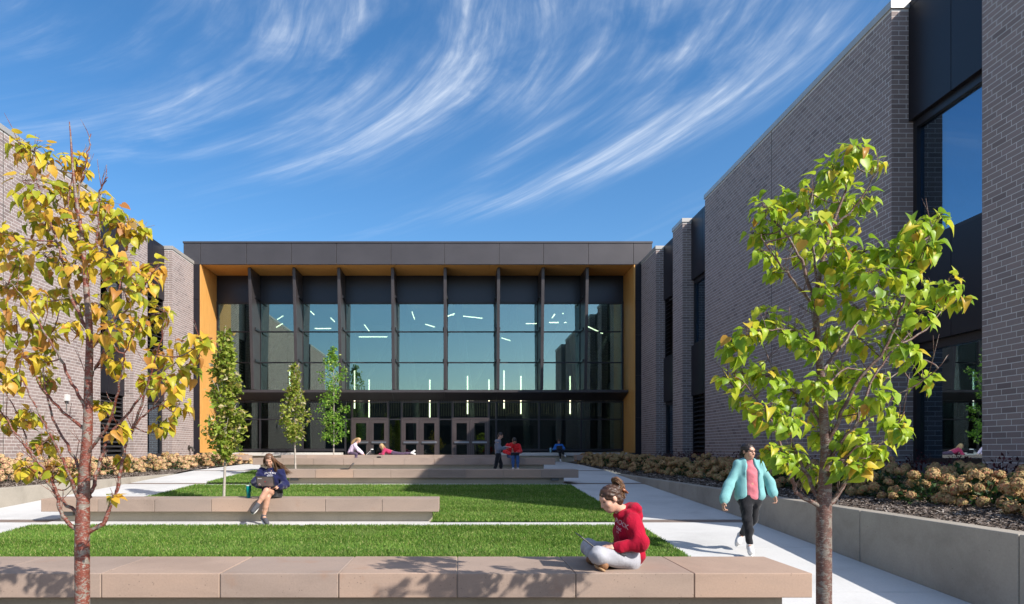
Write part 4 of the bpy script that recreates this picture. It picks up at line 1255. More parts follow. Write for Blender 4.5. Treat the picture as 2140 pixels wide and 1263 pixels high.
SK = {'a': skin_mat('skin_light', (.60, .36, .26)), 'b': skin_mat('skin_warm', (.56, .32, .22)), 'c': skin_mat('skin_tan', (.46, .27, .19))}
HR = {'brown': hair_mat('brown_hair', (.02, .009, .005), (.085, .04, .022)), 'long': hair_mat('chestnut_hair', (.045, .02, .010), (.20, .10, .05)), 'black': hair_mat('black_hair', (.008, .006, .006), (.04, .028, .022)),
      'blonde': hair_mat('blonde_hair', (.30, .17, .07), (.58, .40, .20)), 'auburn': hair_mat('auburn_hair', (.06, .022, .012), (.18, .08, .045))}
DARK = simple('dark_feature', (.02, .014, .012), .5, .1, 20)
LIPS = simple('lips', (.42, .16, .14), .45, .1, 20)
WHITE = cloth('white_fabric', (.72, .71, .69)); SOLE = simple('white_rubber', (.72, .71, .68), .6, .06, 30)

def V3(v): return np.array(v, float)
def basis(face, up):
    f = Vector(face).normalized(); u = Vector(up); u = (u - f * u.dot(f)).normalized(); s_ = f.cross(u)     # s_: the head's own right
    return np.array(s_), np.array(f), np.array(u)
def head_prims(c, face, up, k):
    s_, f, u = basis(face, up); R = np.stack([s_, f, u], 1); c = V3(c)
    def at(x, y, z): return c + (s_ * x + f * y + u * z) * k
    ps = [ELL(at(0, -.012, .030), V3((.074, .094, .086)) * k, R), ELL(at(0, .022, -.040), V3((.058, .066, .078)) * k, R),
          ELL(at(0, .052, -.086), V3((.030, .030, .026)) * k, R), CAP(at(0, .082, .012), .011 * k, at(0, .104, -.028), .013 * k),
          ELL(at(.036, .058, -.026), V3((.026, .024, .024)) * k, R), ELL(at(-.036, .058, -.026), V3((.026, .024, .024)) * k, R),
          ELL(at(0, .074, .030), V3((.050, .014, .012)) * k, R), ELL(at(0, .080, -.062), V3((.024, .012, .014)) * k, R)]
    ears = [ELL(at(sx * .076, -.012, -.006), V3((.010, .022, .032)) * k, R) for sx in (-1, 1)]
    return ps, ears, at, R
def hand_prims(wr, direc, palm_n, k, curl=.5, thumb=1):
    """palm, four fingers of unequal length with two bends, and a thumb from the palm's side"""
    w = Vector(wr); d = Vector(direc).normalized(); n = Vector(palm_n); n = (n - d * n.dot(d)).normalized(); s_ = d.cross(n) * thumb
    ps = [CAP(w, .025 * k, w + d * .05 * k, .028 * k)]
    R = np.stack([np.array(s_), np.array(d), np.array(n)], 1)
    ps.append(ELL(w + d * .055 * k, V3((.041, .050, .017)) * k, R))
    for i, (off, ln) in enumerate(((.030, .072), (.010, .082), (-.010, .076), (-.029, .060))):
        b = w + d * .092 * k + s_ * off * k
        d1 = (d * math.cos(curl * .6) + n * math.sin(curl * .6)); d2 = (d * math.cos(curl * 1.7) + n * math.sin(curl * 1.7))
        m_ = b + d1 * ln * .5 * k; e = m_ + d2 * ln * .5 * k
        ps += [CAP(b, .0095 * k, m_, .0088 * k), CAP(m_, .0088 * k, e, .0072 * k)]
    b = w + d * .030 * k + s_ * .034 * k; m_ = b + (d * .6 + s_ * .7 + n * .25).normalized() * .038 * k; e = m_ + (d * .9 + s_ * .15 + n * .35).normalized() * .030 * k
    ps += [CAP(b, .013 * k, m_, .0105 * k), CAP(m_, .0105 * k, e, .0085 * k)]
    return ps
def features(c, face, up, k, r, glasses=False):
    s_, f, u = basis(face, up); c = V3(c)
    def at(x, y, z): return c + (s_ * x + f * y + u * z) * k
    R = np.stack([s_, f, u], 1)
    for sx in (-1, 1):
        blob('eye', [ELL(at(sx * .031, .078, .008), V3((.015, .006, .006)) * k, R)], DARK, r, .003 * k, .002)
        blob('eyebrow', [CAP(at(sx * .016, .088, .028), .0035 * k, at(sx * .046, .076, .030), .003 * k)], DARK, r, .003 * k, .002)
    blob('mouth', [ELL(at(0, .086, -.060), V3((.022, .0075, .0075)) * k, R)], LIPS, r, .003 * k, .002)
    if glasses:
        g_ = MB()
        for sx in (-1, 1):
            ring = [at(sx * .033 + .022 * math.cos(a), .098, .006 + .017 * math.sin(a)) for a in np.linspace(0, 2 * math.pi, 13)]
            g_.tube(ring, .0026 * k, 5, False); g_.tube([at(sx * .055, .096, .008), at(sx * .080, .01, .008)], .0024 * k, 5)
        g_.tube([at(-.011, .10, .008), at(.011, .10, .008)], .0024 * k, 5)
        part('glasses', g_, DARK, r)
def strands(name, guides, mat, r, n, spread, rad, seed):
    """hair locks: thin tapering tubes scattered about guide curves"""
    rr = random.Random(seed); mb = MB()
    for i in range(n):
        g_ = rr.choice(guides); o_ = Vector((rr.gauss(0, 1), rr.gauss(0, 1), rr.gauss(0, 1))) * spread; q = []
        for j, P_ in enumerate(g_):
            t_ = j / (len(g_) - 1); q.append(Vector(P_) + o_ * (.35 + 1.0 * t_) + Vector((rr.gauss(0, 1), rr.gauss(0, 1), rr.gauss(0, 1))) * spread * .15)
        c = curve(q, 3); mb.tube(c, [rad * (1 - .75 * i_ / len(c)) for i_ in range(len(c))], 5)
    return part(name, mb, mat, r, True)

def person(label, base, J, k, skin, top, bottom, shoes, hair, h=.010, seed=1, face=(0, -1, 0), up=(0, 0, 1), wear='pants', hood=None, feat=False, glasses=False, hand=None, sleeve=1.0, hair_fn=None, sole=None, torso=1.0, group=None, jacket=None, bottom_r=1.0, cut_hem=True, head_k=1.0):
    r = root('person', base, label, 'person', group)
    J = {a: Vector(b) for a, b in J.items()}
    hk = k * head_k
    hp_, ears, at, R = head_prims(J['head'], face, up, hk)
    sh, se = [J['shA'], J['shB']], [J['elA'], J['elB']]
    wr = [J['wrA'], J['wrB']]; hi = [J['hiA'], J['hiB']]; kn = [J['knA'], J['knB']]; an = [J['anA'], J['anB']]; to = [J['toA'], J['toB']]
    pel = J['pel']; che = J['che']; nk = J['neck']
    chin = J['head'] - Vector(R[:, 2]) * .06 * hk - Vector(R[:, 1]) * .015 * hk
    body = list(hp_) + [CAP(nk - (nk - che) * .15, .055 * k, chin, .047 * hk), CAP(sh[0], .058 * k, sh[1], .058 * k), CAP(pel, .115 * k, che, .120 * k), CAP(hi[0], .095 * k, hi[1], .095 * k), CAP(che, .11 * k, nk, .06 * k)]
    hands = []; lg = .80 if wear == 'pants' else 1.0        # covered legs stay inside the trousers
    for i in (0, 1):
        body += [CAP(sh[i], .052 * k, se[i], .040 * k), CAP(se[i], .040 * k, wr[i], .027 * k), CAP(hi[i], .083 * k * lg, kn[i], .054 * k * lg), CAP(kn[i], .054 * k * lg, an[i], .035 * k * lg),
                 CAP(kn[i] + (an[i] - kn[i]) * .12, .052 * k * lg, kn[i] + (an[i] - kn[i]) * .5, .050 * k * lg), CAP(an[i], .036 * k, to[i], .030 * k)]
        hd = (hand or {}).get('AB'[i], {})
        direc = hd.get('d', wr[i] - se[i]); hands += hand_prims(wr[i], direc, hd.get('n', (0, 0, -1)), k * .95, hd.get('c', .5), hd.get('t', 1 if i else -1))
    blob('body', body, skin, r, h, .022 * k, None, hands=hands + ears)
    if feat: features(J['head'], face, up, hk, r, glasses)
    # top garment
    ax = (che - pel).normalized()
    mids = [(sh[i] - che) for i in (0, 1)]
    tp = []
    for i in (0, 1):
        off = (sh[i] - (sh[0] + sh[1]) / 2) * .50
        tp += [CAP(pel + off * .75 + ax * .02, .105 * k * torso, che + off * .9, .118 * k * torso), CAP(sh[i] - off * .12, .074 * k * sleeve, se[i], .066 * k * sleeve), CAP(se[i], .066 * k * sleeve, se[i] + (wr[i] - se[i]) * .90, .046 * k * sleeve),
               CAP(se[i] + (wr[i] - se[i]) * .88, .047 * k * sleeve, se[i] + (wr[i] - se[i]) * .97, .036 * k * sleeve)]
    tp += [CAP(che, .112 * k * torso, nk - ax * .02, .075 * k), CAP(sh[0], .066 * k, sh[1], .066 * k)]
    if hood: tp += hood(J, k, at)
    if jacket is None:
        blob('sweater', tp, top, r, h, .026 * k, fold_fn(seed, .0062 * k, 30, 85))
    else:
        # inner shirt plus an open jacket
        inner = [CAP(pel - ax * .01, .124 * k, che, .126 * k), CAP(che, .12 * k, nk - ax * .015, .07 * k), CAP(sh[0], .06 * k, sh[1], .06 * k)]
        blob('shirt', inner, jacket['shirt'], r, h, .04 * k, fold_fn(seed + 5, .003 * k))
        blob('jacket', tp + jacket['extra'](J, k), top, r, h, .05 * k, fold_fn(seed, .0022 * k, 20, 60), jacket['cuts'](J), jacket['carve'](J, k))
    bt = []
    if wear == 'pants':
        br = bottom_r
        bt = [CAP(hi[0], .108 * k, hi[1], .108 * k), CAP(pel, .118 * k, pel + ax * .06, .112 * k)]
        for i in (0, 1):
            bt += [CAP(hi[i], .100 * k * br, kn[i], .068 * k * br), CAP(kn[i], .068 * k * br, kn[i] + (an[i] - kn[i]) * .45, .060 * k * br), CAP(kn[i] + (an[i] - kn[i]) * .4, .060 * k * br, kn[i] + (an[i] - kn[i]) * .9, .045 * k * br)]
        blob('pants', bt, bottom, r, h, .03 * k, fold_fn(seed + 9, .0048 * k, 30, 85))
    else:
        bt = [CAP(hi[0], .112 * k, hi[1], .112 * k), CAP(pel, .12 * k, pel + ax * .05, .115 * k)]
        for i in (0, 1): bt += [CAP(hi[i], .104 * k, hi[i] + (kn[i] - hi[i]) * .42, .094 * k)]
        blob('shorts', bt, bottom, r, h, .03 * k, fold_fn(seed + 9, .003 * k))
    for i in (0, 1):
        fd = (to[i] - an[i]); 
        leg = (kn[i] - an[i]).normalized()
        sh_ = [CAP(an[i] + leg * .015, .046 * k, an[i] - leg * .03 * k, .047 * k), CAP(an[i] - leg * .03 * k, .045 * k, to[i], .036 * k), CAP(an[i] + (to[i] - an[i]) * .55, .042 * k, to[i], .037 * k)]
        s_o = blob('shoe', sh_, shoes, r, min(h, .008), .02 * k)
        # rubber sole under the foot
        nrm = fd.cross(leg.cross(fd)); nrm = nrm.normalized() if nrm.length > 1e-6 else Vector((0, 0, 1))
        if nrm.dot(leg) < 0: nrm = -nrm
        fdir = fd.normalized(); sd = fdir.cross(nrm)
        RR = np.stack([np.array(sd), np.array(fdir), np.array(nrm)], 1)
        heel = an[i] - leg * .03 * k - fdir * .01 * k
        c_ = (heel + to[i]) / 2 - nrm * .038 * k
        blob('sole', [ELL(c_, V3((.047 * k, (to[i] - heel).length / 2 + .05 * k, .020 * k)), RR)], sole or SOLE, s_o, min(h, .007), .01)
    if hair_fn: hair_fn(J, hk, at, R, r)
    return r

def cap_hair(mat, extra=None, h=.009, low=-.03, fringe=.045):
    """scalp hair: an inflated skull with the face carved out"""
    def fn(J, k, at, R, r):
        ps = [ELL(at(0, -.020, .034), V3((.084, .100, .092)) * k, R), ELL(at(0, -.055, -.03), V3((.070, .058, .070)) * k, R)]
        ex = extra(J, k, at, R, r) if extra else []
        blob('hair', ps + (ex or []), mat, r, h, .015 * k, fold_fn(4, .003, 120, 260), (), [ELL(at(0, .100, -.035), V3((.072, .075, .090)) * k, R), ELL(at(0, .04, -.10), V3((.060, .075, .060)) * k, R)])
    return fn

# ---------------------------------------------------------------- the eight people
P = px
RED = cloth('crimson_sweat_fabric', (.36, .006, .028), 260, .4, .05); GREY_P = cloth('pale_grey_sweat_fabric', (.36, .36, .39)); NAVY = cloth('navy_sweat_fabric', (.012, .014, .060)); BLACK = cloth('black_fabric', (.014, .014, .017), 260, .2)
TURQ = cloth('turquoise_fleece', (.20, .43, .43), 160, .16, .1, 9); PINK = cloth('coral_pink_knit', (.58, .17, .20)); LILAC = cloth('pale_lilac_fabric', (.62, .50, .62)); PLUM = cloth('plum_fabric', (.085, .055, .095))
MAROON = cloth('raspberry_fabric', (.40, .035, .10)); GREYH = cloth('slate_grey_fabric', (.16, .18, .23)); REDJ = cloth('bright_red_shell', (.62, .018, .022)); DENIM = cloth('blue_denim', (.045, .10, .24)); BLUE = cloth('bright_blue_fabric', (.03, .19, .62))
BOOT = simple('tan_shoe_leather', (.24, .11, .045), .7, .2, 30); CANVAS = simple('dark_canvas_shoe', (.07, .07, .08), .8, .25, 60); WSHOE = simple('white_sneaker', (.68, .66, .64), .55, .06, 20); GUM = simple('gum_sole', (.40, .25, .13), .8, .15, 40)

# 1 - crimson hoodie, cross-legged on the front bench
J1 = dict(pel=P(1320, 1160, 6.30), che=P(1313, 1108, 6.28), neck=P(1301, 1068, 6.25), head=P(1275, 1043, 6.20), shA=P(1323, 1090, 6.09), shB=P(1308, 1086, 6.42), elA=P(1337, 1136, 6.02), elB=P(1330, 1130, 6.52),
          wrA=P(1289, 1146, 6.04), wrB=P(1290, 1140, 6.33), hiA=P(1314, 1168, 6.18), hiB=P(1314, 1166, 6.42), knA=P(1250, 1161, 6.00), knB=P(1230, 1144, 6.60), anA=P(1268, 1175, 6.24), anB=P(1252, 1176, 6.14), toA=P(1234, 1170, 6.34), toB=P(1262, 1182, 6.00))
def hood1(J, k, at):
    n_ = J['neck']; return [ELL(n_ + Vector((.095, .0, .022)), (.078, .130, .060)), CAP(n_ + Vector((.02, -.10, -.01)), .035, n_ + Vector((-.05, -.07, -.05)), .026), CAP(n_ + Vector((.02, .10, -.01)), .035, n_ + Vector((-.05, .07, -.05)), .026), ELL(n_ + Vector((.135, 0, -.05)), (.045, .10, .075))]
def bun1(J, k, at, R, r):
    gs = [[at(.0, -.10, .06), at(.01, -.135, .095), at(-.02, -.15, .06), at(.02, -.14, .0), at(-.01, -.12, -.05)], [at(.02, -.10, .06), at(.03, -.12, .125), at(-.02, -.13, .13), at(-.03, -.15, .06)], [at(-.02, -.10, .03), at(-.04, -.15, .05), at(.02, -.165, .02), at(.02, -.13, -.06)]]
    strands('hair_bun', gs, HR['auburn2'], r, 46, .012, .0075, 3)
    blob('hair_clip', [CAP(at(.02, -.165, .03), .010, at(-.02, -.17, -.03), .009), CAP(at(.0, -.15, .02), .012, at(.0, -.165, -.02), .010)], HR['clip'], r, .006, .01)
    return [ELL(at(0, -.115, .045), V3((.042, .040, .050)), R)]
HR['auburn2'] = hair_mat('bun_hair', (.07, .03, .015), (.30, .16, .08)); HR['clip'] = simple('tortoiseshell_clip', (.24, .07, .02), .3, .5, 60)
G1 = person('girl in crimson hoodie and grey sweatpants sitting cross-legged with a laptop on the front bench', (P(1290, 1190, 6.2).x, 6.2, -1.07), J1, 1.0, SK['a'], RED, GREY_P, BOOT, 'brown', .0085, 11, face=(-.86, -.20, -.46), up=(-.45, 0, .9), hood=hood1, feat=True,
            hand={'A': dict(d=(-.9, .1, .12), n=(0, .2, -1), c=.55, t=-1), 'B': dict(d=(-.9, -.15, .05), n=(0, 0, -1), c=.5, t=1)}, hair_fn=cap_hair(HR['brown'], bun1, .0075), sole=GUM, sleeve=1.10, torso=1.12, bottom_r=1.12)

# 2 - navy sweatshirt, legs crossed, on the second bench
J2 = dict(pel=P(570, 1030, 12.60), che=P(567, 999, 12.56), neck=P(565, 979, 12.52), head=P(562.5, 962, 12.44), shA=P(546, 987, 12.54), shB=P(587, 989, 12.54), elA=P(534, 1009, 12.48), elB=P(596, 1013, 12.48), wrA=P(545, 1016, 12.22), wrB=P(584, 1018, 12.26),
          hiA=P(561, 1033, 12.52), hiB=P(578, 1033, 12.52), knA=P(559, 1039, 12.10), knB=P(557, 1026, 12.06), anA=P(551, 1080, 12.12), anB=P(538, 1056, 11.98), toA=P(558, 1093, 11.98), toB=P(528, 1069, 11.92))
def hair2(J, k, at, R, r):
    gs = []
    for i in range(9):
        t_ = i / 8
        gs.append([at(-.05 + .03 * t_, -.03, .095), at(-.085, -.02 + .03 * t_, .03), at(-.12 - .03 * t_, -.0, -.05), at(-.15 - .08 * t_, .0, -.14), at(-.18 - .12 * t_, .02, -.24), at(-.20 - .16 * t_, .02, -.31)])
    gs += [[at(.03, -.03, .10), at(.080, .0, .03), at(.085, .005, -.05), at(.07, -.01, -.12)]] * 2
    gs += [[at(-.05, .03, .08), at(-.085, .035, .0), at(-.10, .04, -.10), at(-.11, .06, -.22), at(-.12, .07, -.30)]] * 4
    strands('hair_locks', gs, HR['long'], r, 190, .012, .0065, 5)
    return []
G2 = person('girl in navy sweatshirt and black shorts sitting with crossed bare legs and a laptop', (P(567, 1040, 12.5).x, 12.5, -.881), J2, .97, SK['b'], NAVY, BLACK, CANVAS, 'long', .0095, 22, face=(.10, -.86, -.50), up=(0, -.45, .9), wear='shorts', feat=True,
            hand={'A': dict(d=(.8, -.2, .1), n=(0, 0, -1), c=.5), 'B': dict(d=(-.85, -.35, -.05), n=(0, .3, -1), c=.6)}, hair_fn=cap_hair(HR['long'], hair2, .008), sleeve=1.18, torso=1.15)

# 3 - woman walking along the path, open fleece jacket
J3 = dict(pel=P(1567, 1034, 9.56), che=P(1565, 988, 9.55), neck=P(1563.5, 963, 9.54), head=P(1564, 944, 9.52), shA=P(1543, 971, 9.56), shB=P(1586, 972, 9.56), elA=P(1524, 1012, 9.50), elB=P(1608, 1006, 9.64), wrA=P(1512, 1050, 9.36), wrB=P(1617, 1036, 9.52),
          hiA=P(1557, 1044, 9.55), hiB=P(1577, 1044, 9.58), knA=P(1562, 1089, 9.42), knB=P(1573, 1086, 9.66), anA=P(1567, 1141, 9.44), anB=P(1549, 1117, 9.98), toA=P(1570, 1153, 9.28), toB=P(1543, 1134, 9.86))
def jk_extra(J, k):
    c, p_ = J['che'], J['pel']
    return [CAP(c + Vector((-.085, .0, -.05)), .098, p_ + Vector((-.105, .0, .0)), .108), CAP(c + Vector((.085, .0, -.05)), .098, p_ + Vector((.105, .0, .0)), .108), CAP(J['elA'] + (J['wrA'] - J['elA']) * .2, .066, J['elA'] + (J['wrA'] - J['elA']) * .78, .066), CAP(J['elB'] + (J['wrB'] - J['elB']) * .2, .062, J['elB'] + (J['wrB'] - J['elB']) * .7, .064), CAP(J['neck'] + Vector((-.05, .01, -.01)), .045, J['neck'] + Vector((.05, .01, -.01)), .045), CAP(J['neck'] + Vector((-.055, -.03, -.02)), .036, c + Vector((-.075, -.10, .0)), .03), CAP(J['neck'] + Vector((.055, -.03, -.02)), .036, c + Vector((.075, -.10, .0)), .03)]
def jk_cuts(J): return [(J['pel'] + Vector((0, 0, -.075)), (0, 0, -1))] if False else []
def jk_carve(J, k):
    c, p_, n_ = J['che'], J['pel'], J['neck']
    return [CAP(n_ + Vector((0, -.10, .02)), .060, c + Vector((.0, -.17, .0)), .098), CAP(c + Vector((.0, -.17, .02)), .105, p_ + Vector((.01, -.18, -.16)), .125), CAP(n_ + Vector((0, -.03, .05)), .056, n_ + Vector((0, -.09, -.03)), .05)]
def hair3(J, k, at, R, r):
    gs = [[at(.03, -.05, .08), at(.07, -.05, .0), at(.06, -.09, -.07)], [at(-.03, -.05, .08), at(-.07, -.05, .0), at(-.06, -.09, -.07)], [at(0, -.09, .05), at(0, -.12, -.03), at(0, -.11, -.10)]]
    strands('hair_locks', gs, HR['black'], r, 50, .012, .006, 8); return []
G3 = person('woman in turquoise fleece jacket and pink top walking on the path in black trousers', (P(1565, 1150, 9.55).x, 9.55, gz(9.55)), J3, .96, SK['b'], TURQ, BLACK, WSHOE, 'black', .0095, 33, face=(.42, -.9, -.05), up=(0, 0, 1), feat=True, glasses=True,
            hand={'A': dict(d=(-.15, -.35, -.9), n=(1, 0, 0), c=1.0, t=1), 'B': dict(d=(.25, -.3, -.9), n=(-1, 0, 0), c=1.2, t=-1)}, hair_fn=cap_hair(HR['black'], hair3, .009), sleeve=.90, torso=.90,
            jacket=dict(shirt=PINK, extra=jk_extra, cuts=jk_cuts, carve=jk_carve), bottom_r=.98)

# 4 - lilac top, sitting sideways on the bench by the doors
d = 30.55
J4 = dict(pel=P(731, 946.5, d), che=P(738, 934.5, d), neck=P(744, 927, d), head=P(750, 920.5, d), shA=P(741, 931, d - .17), shB=P(741, 931, d + .17), elA=P(748, 941, d - .20), elB=P(750, 941, d + .18), wrA=P(758, 949, d - .12), wrB=P(759, 948.5, d + .1),
          hiA=P(733, 948, d - .11), hiB=P(733, 948, d + .11), knA=P(745, 950.5, d - .33), knB=P(748, 948.5, d + .25), anA=P(743, 966, d - .36), anB=P(739, 950, d + .1), toA=P(747, 969, d - .42), toB=P(744, 950.5, d))
def pony4(J, k, at, R, r):
    strands('ponytail', [[at(0, -.09, .06), at(0, -.15, .0), at(.0, -.19, -.12), at(0, -.20, -.26), at(.0, -.18, -.36)]], HR['blonde'], r, 40, .016, .012, 2); return []
person('blonde girl in pale lilac top leaning forward on the bench by the doors', (P(735, 950, d).x, d, -.215), J4, .93, SK['a'], LILAC, PLUM, WSHOE, 'blonde', .014, 44, face=(.85, -.2, -.5), up=(.45, 0, .9), hair_fn=cap_hair(HR['blonde'], pony4, .012), sleeve=1.2, torso=1.1, feat=True, group=None)

# 5 - raspberry top, lying on her front on the same bench
d = 30.6
J5 = dict(pel=P(820, 947.0, d), che=P(807, 942.5, d), neck=P(801, 938.0, d), head=P(797, 932.5, d - .03), shA=P(803, 941, d - .17), shB=P(803, 941, d + .17), elA=P(800, 949.5, d - .24), elB=P(800, 949.5, d + .22), wrA=P(793, 950, d - .1), wrB=P(794, 950, d + .12),
          hiA=P(821, 947.5, d - .10), hiB=P(821, 947.5, d + .10), knA=P(841, 949, d - .12), knB=P(841, 949, d + .12), anA=P(860, 947.5, d - .10), anB=P(861, 946, d + .12), toA=P(867, 950, d - .10), toB=P(866, 942, d + .12))
def hair5(J, k, at, R, r):
    strands('hair_locks', [[at(.05, -.03, .08), at(.09, .0, .0), at(.09, .0, -.12), at(.07, .02, -.26)], [at(-.05, -.03, .08), at(-.09, .0, .0), at(-.09, .0, -.12), at(-.07, .02, -.26)], [at(0, -.09, .05), at(0, -.13, -.05), at(0, -.14, -.18)]], HR['blonde'], r, 60, .016, .011, 4); return []
person('fair-haired girl in raspberry top lying on her front with white shoes on the bench', (P(820, 951, d).x, d, -.215), J5, .93, SK['a'], MAROON, PLUM, WSHOE, 'blonde', .014, 55, face=(-.8, -.35, -.35), up=(-.25, 0, .95), hair_fn=cap_hair(HR['blonde'], hair5, .012), sleeve=1.05, feat=True)

# 6 - standing in a grey hoodie with papers
d = 22.5
J6 = dict(pel=P(1041, 949, d), che=P(1040, 931, d), neck=P(1043, 920, d), head=P(1046, 910.5, d), shA=P(1041, 924, d - .17), shB=P(1041, 924, d + .17), elA=P(1044, 938, d - .2), elB=P(1045, 938, d + .18), wrA=P(1056, 937.5, d - .12), wrB=P(1057, 936, d + .08),
          hiA=P(1041, 951, d - .09), hiB=P(1041, 951, d + .09), knA=P(1037, 970, d - .1), knB=P(1047, 970, d + .09), anA=P(1032, 989, d - .1), anB=P(1047, 990, d + .09), toA=P(1039, 992.5, d - .12), toB=P(1055, 993, d + .08))
def hood6(J, k, at): return [ELL(J['neck'] + Vector((-.08, 0, -.03)), (.06, .10, .06))]
person('dark-haired person in slate grey hoodie and black trousers standing with papers in hand', (P(1041, 990, d).x, d, gz(d)), J6, .86, SK['b'], GREYH, BLACK, WSHOE, 'black', .012, 66, face=(.88, -.2, -.42), up=(.35, 0, .9), hood=hood6, hair_fn=cap_hair(HR['black'], None, .010), feat=True, sleeve=1.05)

# 7 - bright red jacket, sitting bent over
d = 25.2
J7 = dict(pel=P(1071, 951.5, d), che=P(1071, 937, d - .02), neck=P(1073, 928, d - .10), head=P(1075, 921.5, d - .20), shA=P(1060.5, 931.5, d), shB=P(1084, 932, d), elA=P(1055.5, 944, d - .1), elB=P(1087, 944, d - .1), wrA=P(1068, 949, d - .38), wrB=P(1080.5, 946, d - .38),
          hiA=P(1065, 953, d - .05), hiB=P(1077, 953, d - .05), knA=P(1072, 956, d - .52), knB=P(1082, 955.5, d - .52), anA=P(1072.5, 979.5, d - .56), anB=P(1082, 979.5, d - .56), toA=P(1073.5, 983.5, d - .72), toB=P(1083, 983.5, d - .72))
def hood7(J, k, at): return [ELL(J['neck'] + Vector((-.02, .06, .0)), (.12, .07, .06))]
person('boy in bright red jacket and blue jeans sitting bent over a dark laptop', (P(1072, 957, d).x, d, -.292), J7, .98, SK['c'], REDJ, DENIM, WSHOE, 'brown', .012, 77, face=(.30, -.55, -.78), up=(.1, -.75, .6), hood=hood7, hair_fn=cap_hair(HR['black'], None, .010), sleeve=1.2, torso=1.15, feat=True)

# 8 - blue top, on the concrete sill by the glass
d = 35.25
J8 = dict(pel=P(1168, 941.8, d), che=P(1168, 933.5, d), neck=P(1168, 928, d - .02), head=P(1168, 923.3, d - .06), shA=P(1161.5, 931, d), shB=P(1174.5, 931, d), elA=P(1158, 938.5, d - .08), elB=P(1179, 938.5, d - .08), wrA=P(1164, 938, d - .32), wrB=P(1175, 938, d - .32),
          hiA=P(1165, 943, d - .03), hiB=P(1171, 943, d - .03), knA=P(1170, 944.5, d - .45), knB=P(1174, 943.5, d - .47), anA=P(1171, 960.5, d - .48), anB=P(1180, 952, d - .62), toA=P(1172, 963.8, d - .62), toB=P(1182, 954, d - .75))
person('girl in bright blue top sitting on the concrete sill by the glass with a laptop', (P(1168, 946, d).x, d, -.128), J8, .84, SK['b'], BLUE, BLACK, WSHOE, 'auburn', .013, 88, face=(0, -.9, -.35), up=(0, -.3, .95), hair_fn=cap_hair(HR['auburn'], None, .011), sleeve=1.15, feat=True)
# ------------------------------------------------------------------ small things
M['alu'] = simple('laptop_shell_dark', (.075, .072, .076), .35, .12, 12, 0, 60, .5)
M['keys'] = simple('laptop_keys', (.02, .02, .022), .5, .2, 60)
M['screen'] = simple('laptop_screen', (.012, .014, .018), .12, .1, 10)
M['case'] = simple('clear_case_pinkish', (.20, .155, .15), .25, .2, 9)
M['teal'] = simple('teal_enamel', (.0, .27, .24), .32, .05, 9)
M['sky_cup'] = simple('pale_blue_enamel', (.32, .56, .64), .35, .05, 9)
M['paper'] = simple('white_paper', (.72, .74, .76), .8, .04, 9)
M['sticker_w'] = simple('sticker_white', (.66, .64, .64), .6, .1, 30); M['sticker_r'] = simple('sticker_red', (.42, .06, .07), .6, .1, 30)

def oriented(parent, name, mat, c, ex, ey, ez, hx, hy, hz, bevel=.004):
    c, ex, ey, ez = Vector(c), Vector(ex), Vector(ey), Vector(ez)
    pts = [c + ex * sx * hx + ey * sy * hy + ez * sz * hz for sz in (-1, 1) for sx, sy in ((-1, -1), (1, -1), (1, 1), (-1, 1))]
    return part(name, MB().hexa(pts), mat, parent, bevel=bevel)

def laptop(hinge, across, base_dir, lid_dir, w, dp, label, shell='alu', stickers=False):
    """hinge centre; across = along the hinge; base and lid directions leave the hinge"""
    h_ = Vector(hinge); a = Vector(across).normalized(); b = Vector(base_dir).normalized(); l = Vector(lid_dir).normalized()
    nb = a.cross(b).normalized(); nb = nb if nb.z > 0 else -nb
    nl = a.cross(l).normalized(); nl = nl if nl.dot(b) > 0 else -nl          # the screen looks at the keyboard
    r = root('laptop', h_, label, 'laptop')
    bs = oriented(r, 'base', M[shell], h_ + b * dp / 2, a, b, nb, w / 2, dp / 2, .008)
    oriented(bs, 'keyboard', M['keys'], h_ + b * dp * .38 + nb * .009, a, b, nb, w * .44, dp * .24, .0015, 0)
    sc_ = oriented(r, 'lid', M[shell], h_ + l * dp / 2 - nl * .004, a, l, nl, w / 2, dp / 2, .005)
    oriented(sc_, 'screen', M['screen'], h_ + l * dp * .52 + nl * .0022, a, l, nl, w * .46, dp * .42, .0015, 0)
    if stickers:
        bk = -nl; q = h_ + l * dp / 2 + bk * .0105
        oriented(sc_, 'case_window', M['case'], q, a, l, nl, w * .45, dp * .43, .001, 0)
        q = q + bk * .0018
        ap = MB(); 
        for i in range(12):
            a0, a1 = i / 12 * 6.283, (i + 1) / 12 * 6.283
            ap.quad(q, q + (a * math.cos(a0) + l * math.sin(a0)) * .013, q + (a * math.cos(a1) + l * math.sin(a1)) * .013, q)
        emb = part('emblem', MB().tube([q - nl * .001, q + nl * .001], .013, 12), M['sticker_r'], sc_)
        q2 = q - a * w * .34 - l * dp * .28
        part('sticker', MB().tube([q2 - nl * .001, q2 + nl * .001], .017, 14), M['sticker_w'], sc_); part('sticker', MB().tube([q2 - nl * .0022, q2 - nl * .0016], .011, 14), M['sticker_r'], sc_)
        oriented(sc_, 'sticker', M['sticker_w'], q - a * w * .28 + l * dp * .30, a, l, nl, .035, .007, .001, 0)
    return r
laptop(P(1249, 1149, 6.18), (0, 1, 0), (.95, 0, -.10), (-.78, 0, .62), .33, .225, 'open dark laptop on the lap of the girl in the crimson hoodie')
laptop(P(556, 1017, 12.14), (1, 0, -.02), (0, .97, .05), (-.01, -.42, .9), .315, .205, 'open dark laptop with a stickered lid on the navy girl\'s bare legs', stickers=True)
laptop(P(1076, 951, 24.72), (1, 0, 0), (0, .95, .1), (0, -.8, .4), .32, .21, 'dark laptop on the knees of the boy in the red jacket')
laptop(P(1169, 939.5, 34.72), (1, 0, 0), (0, .95, 0), (0, -.35, .9), .30, .20, 'dark laptop held by the girl in blue on the sill')
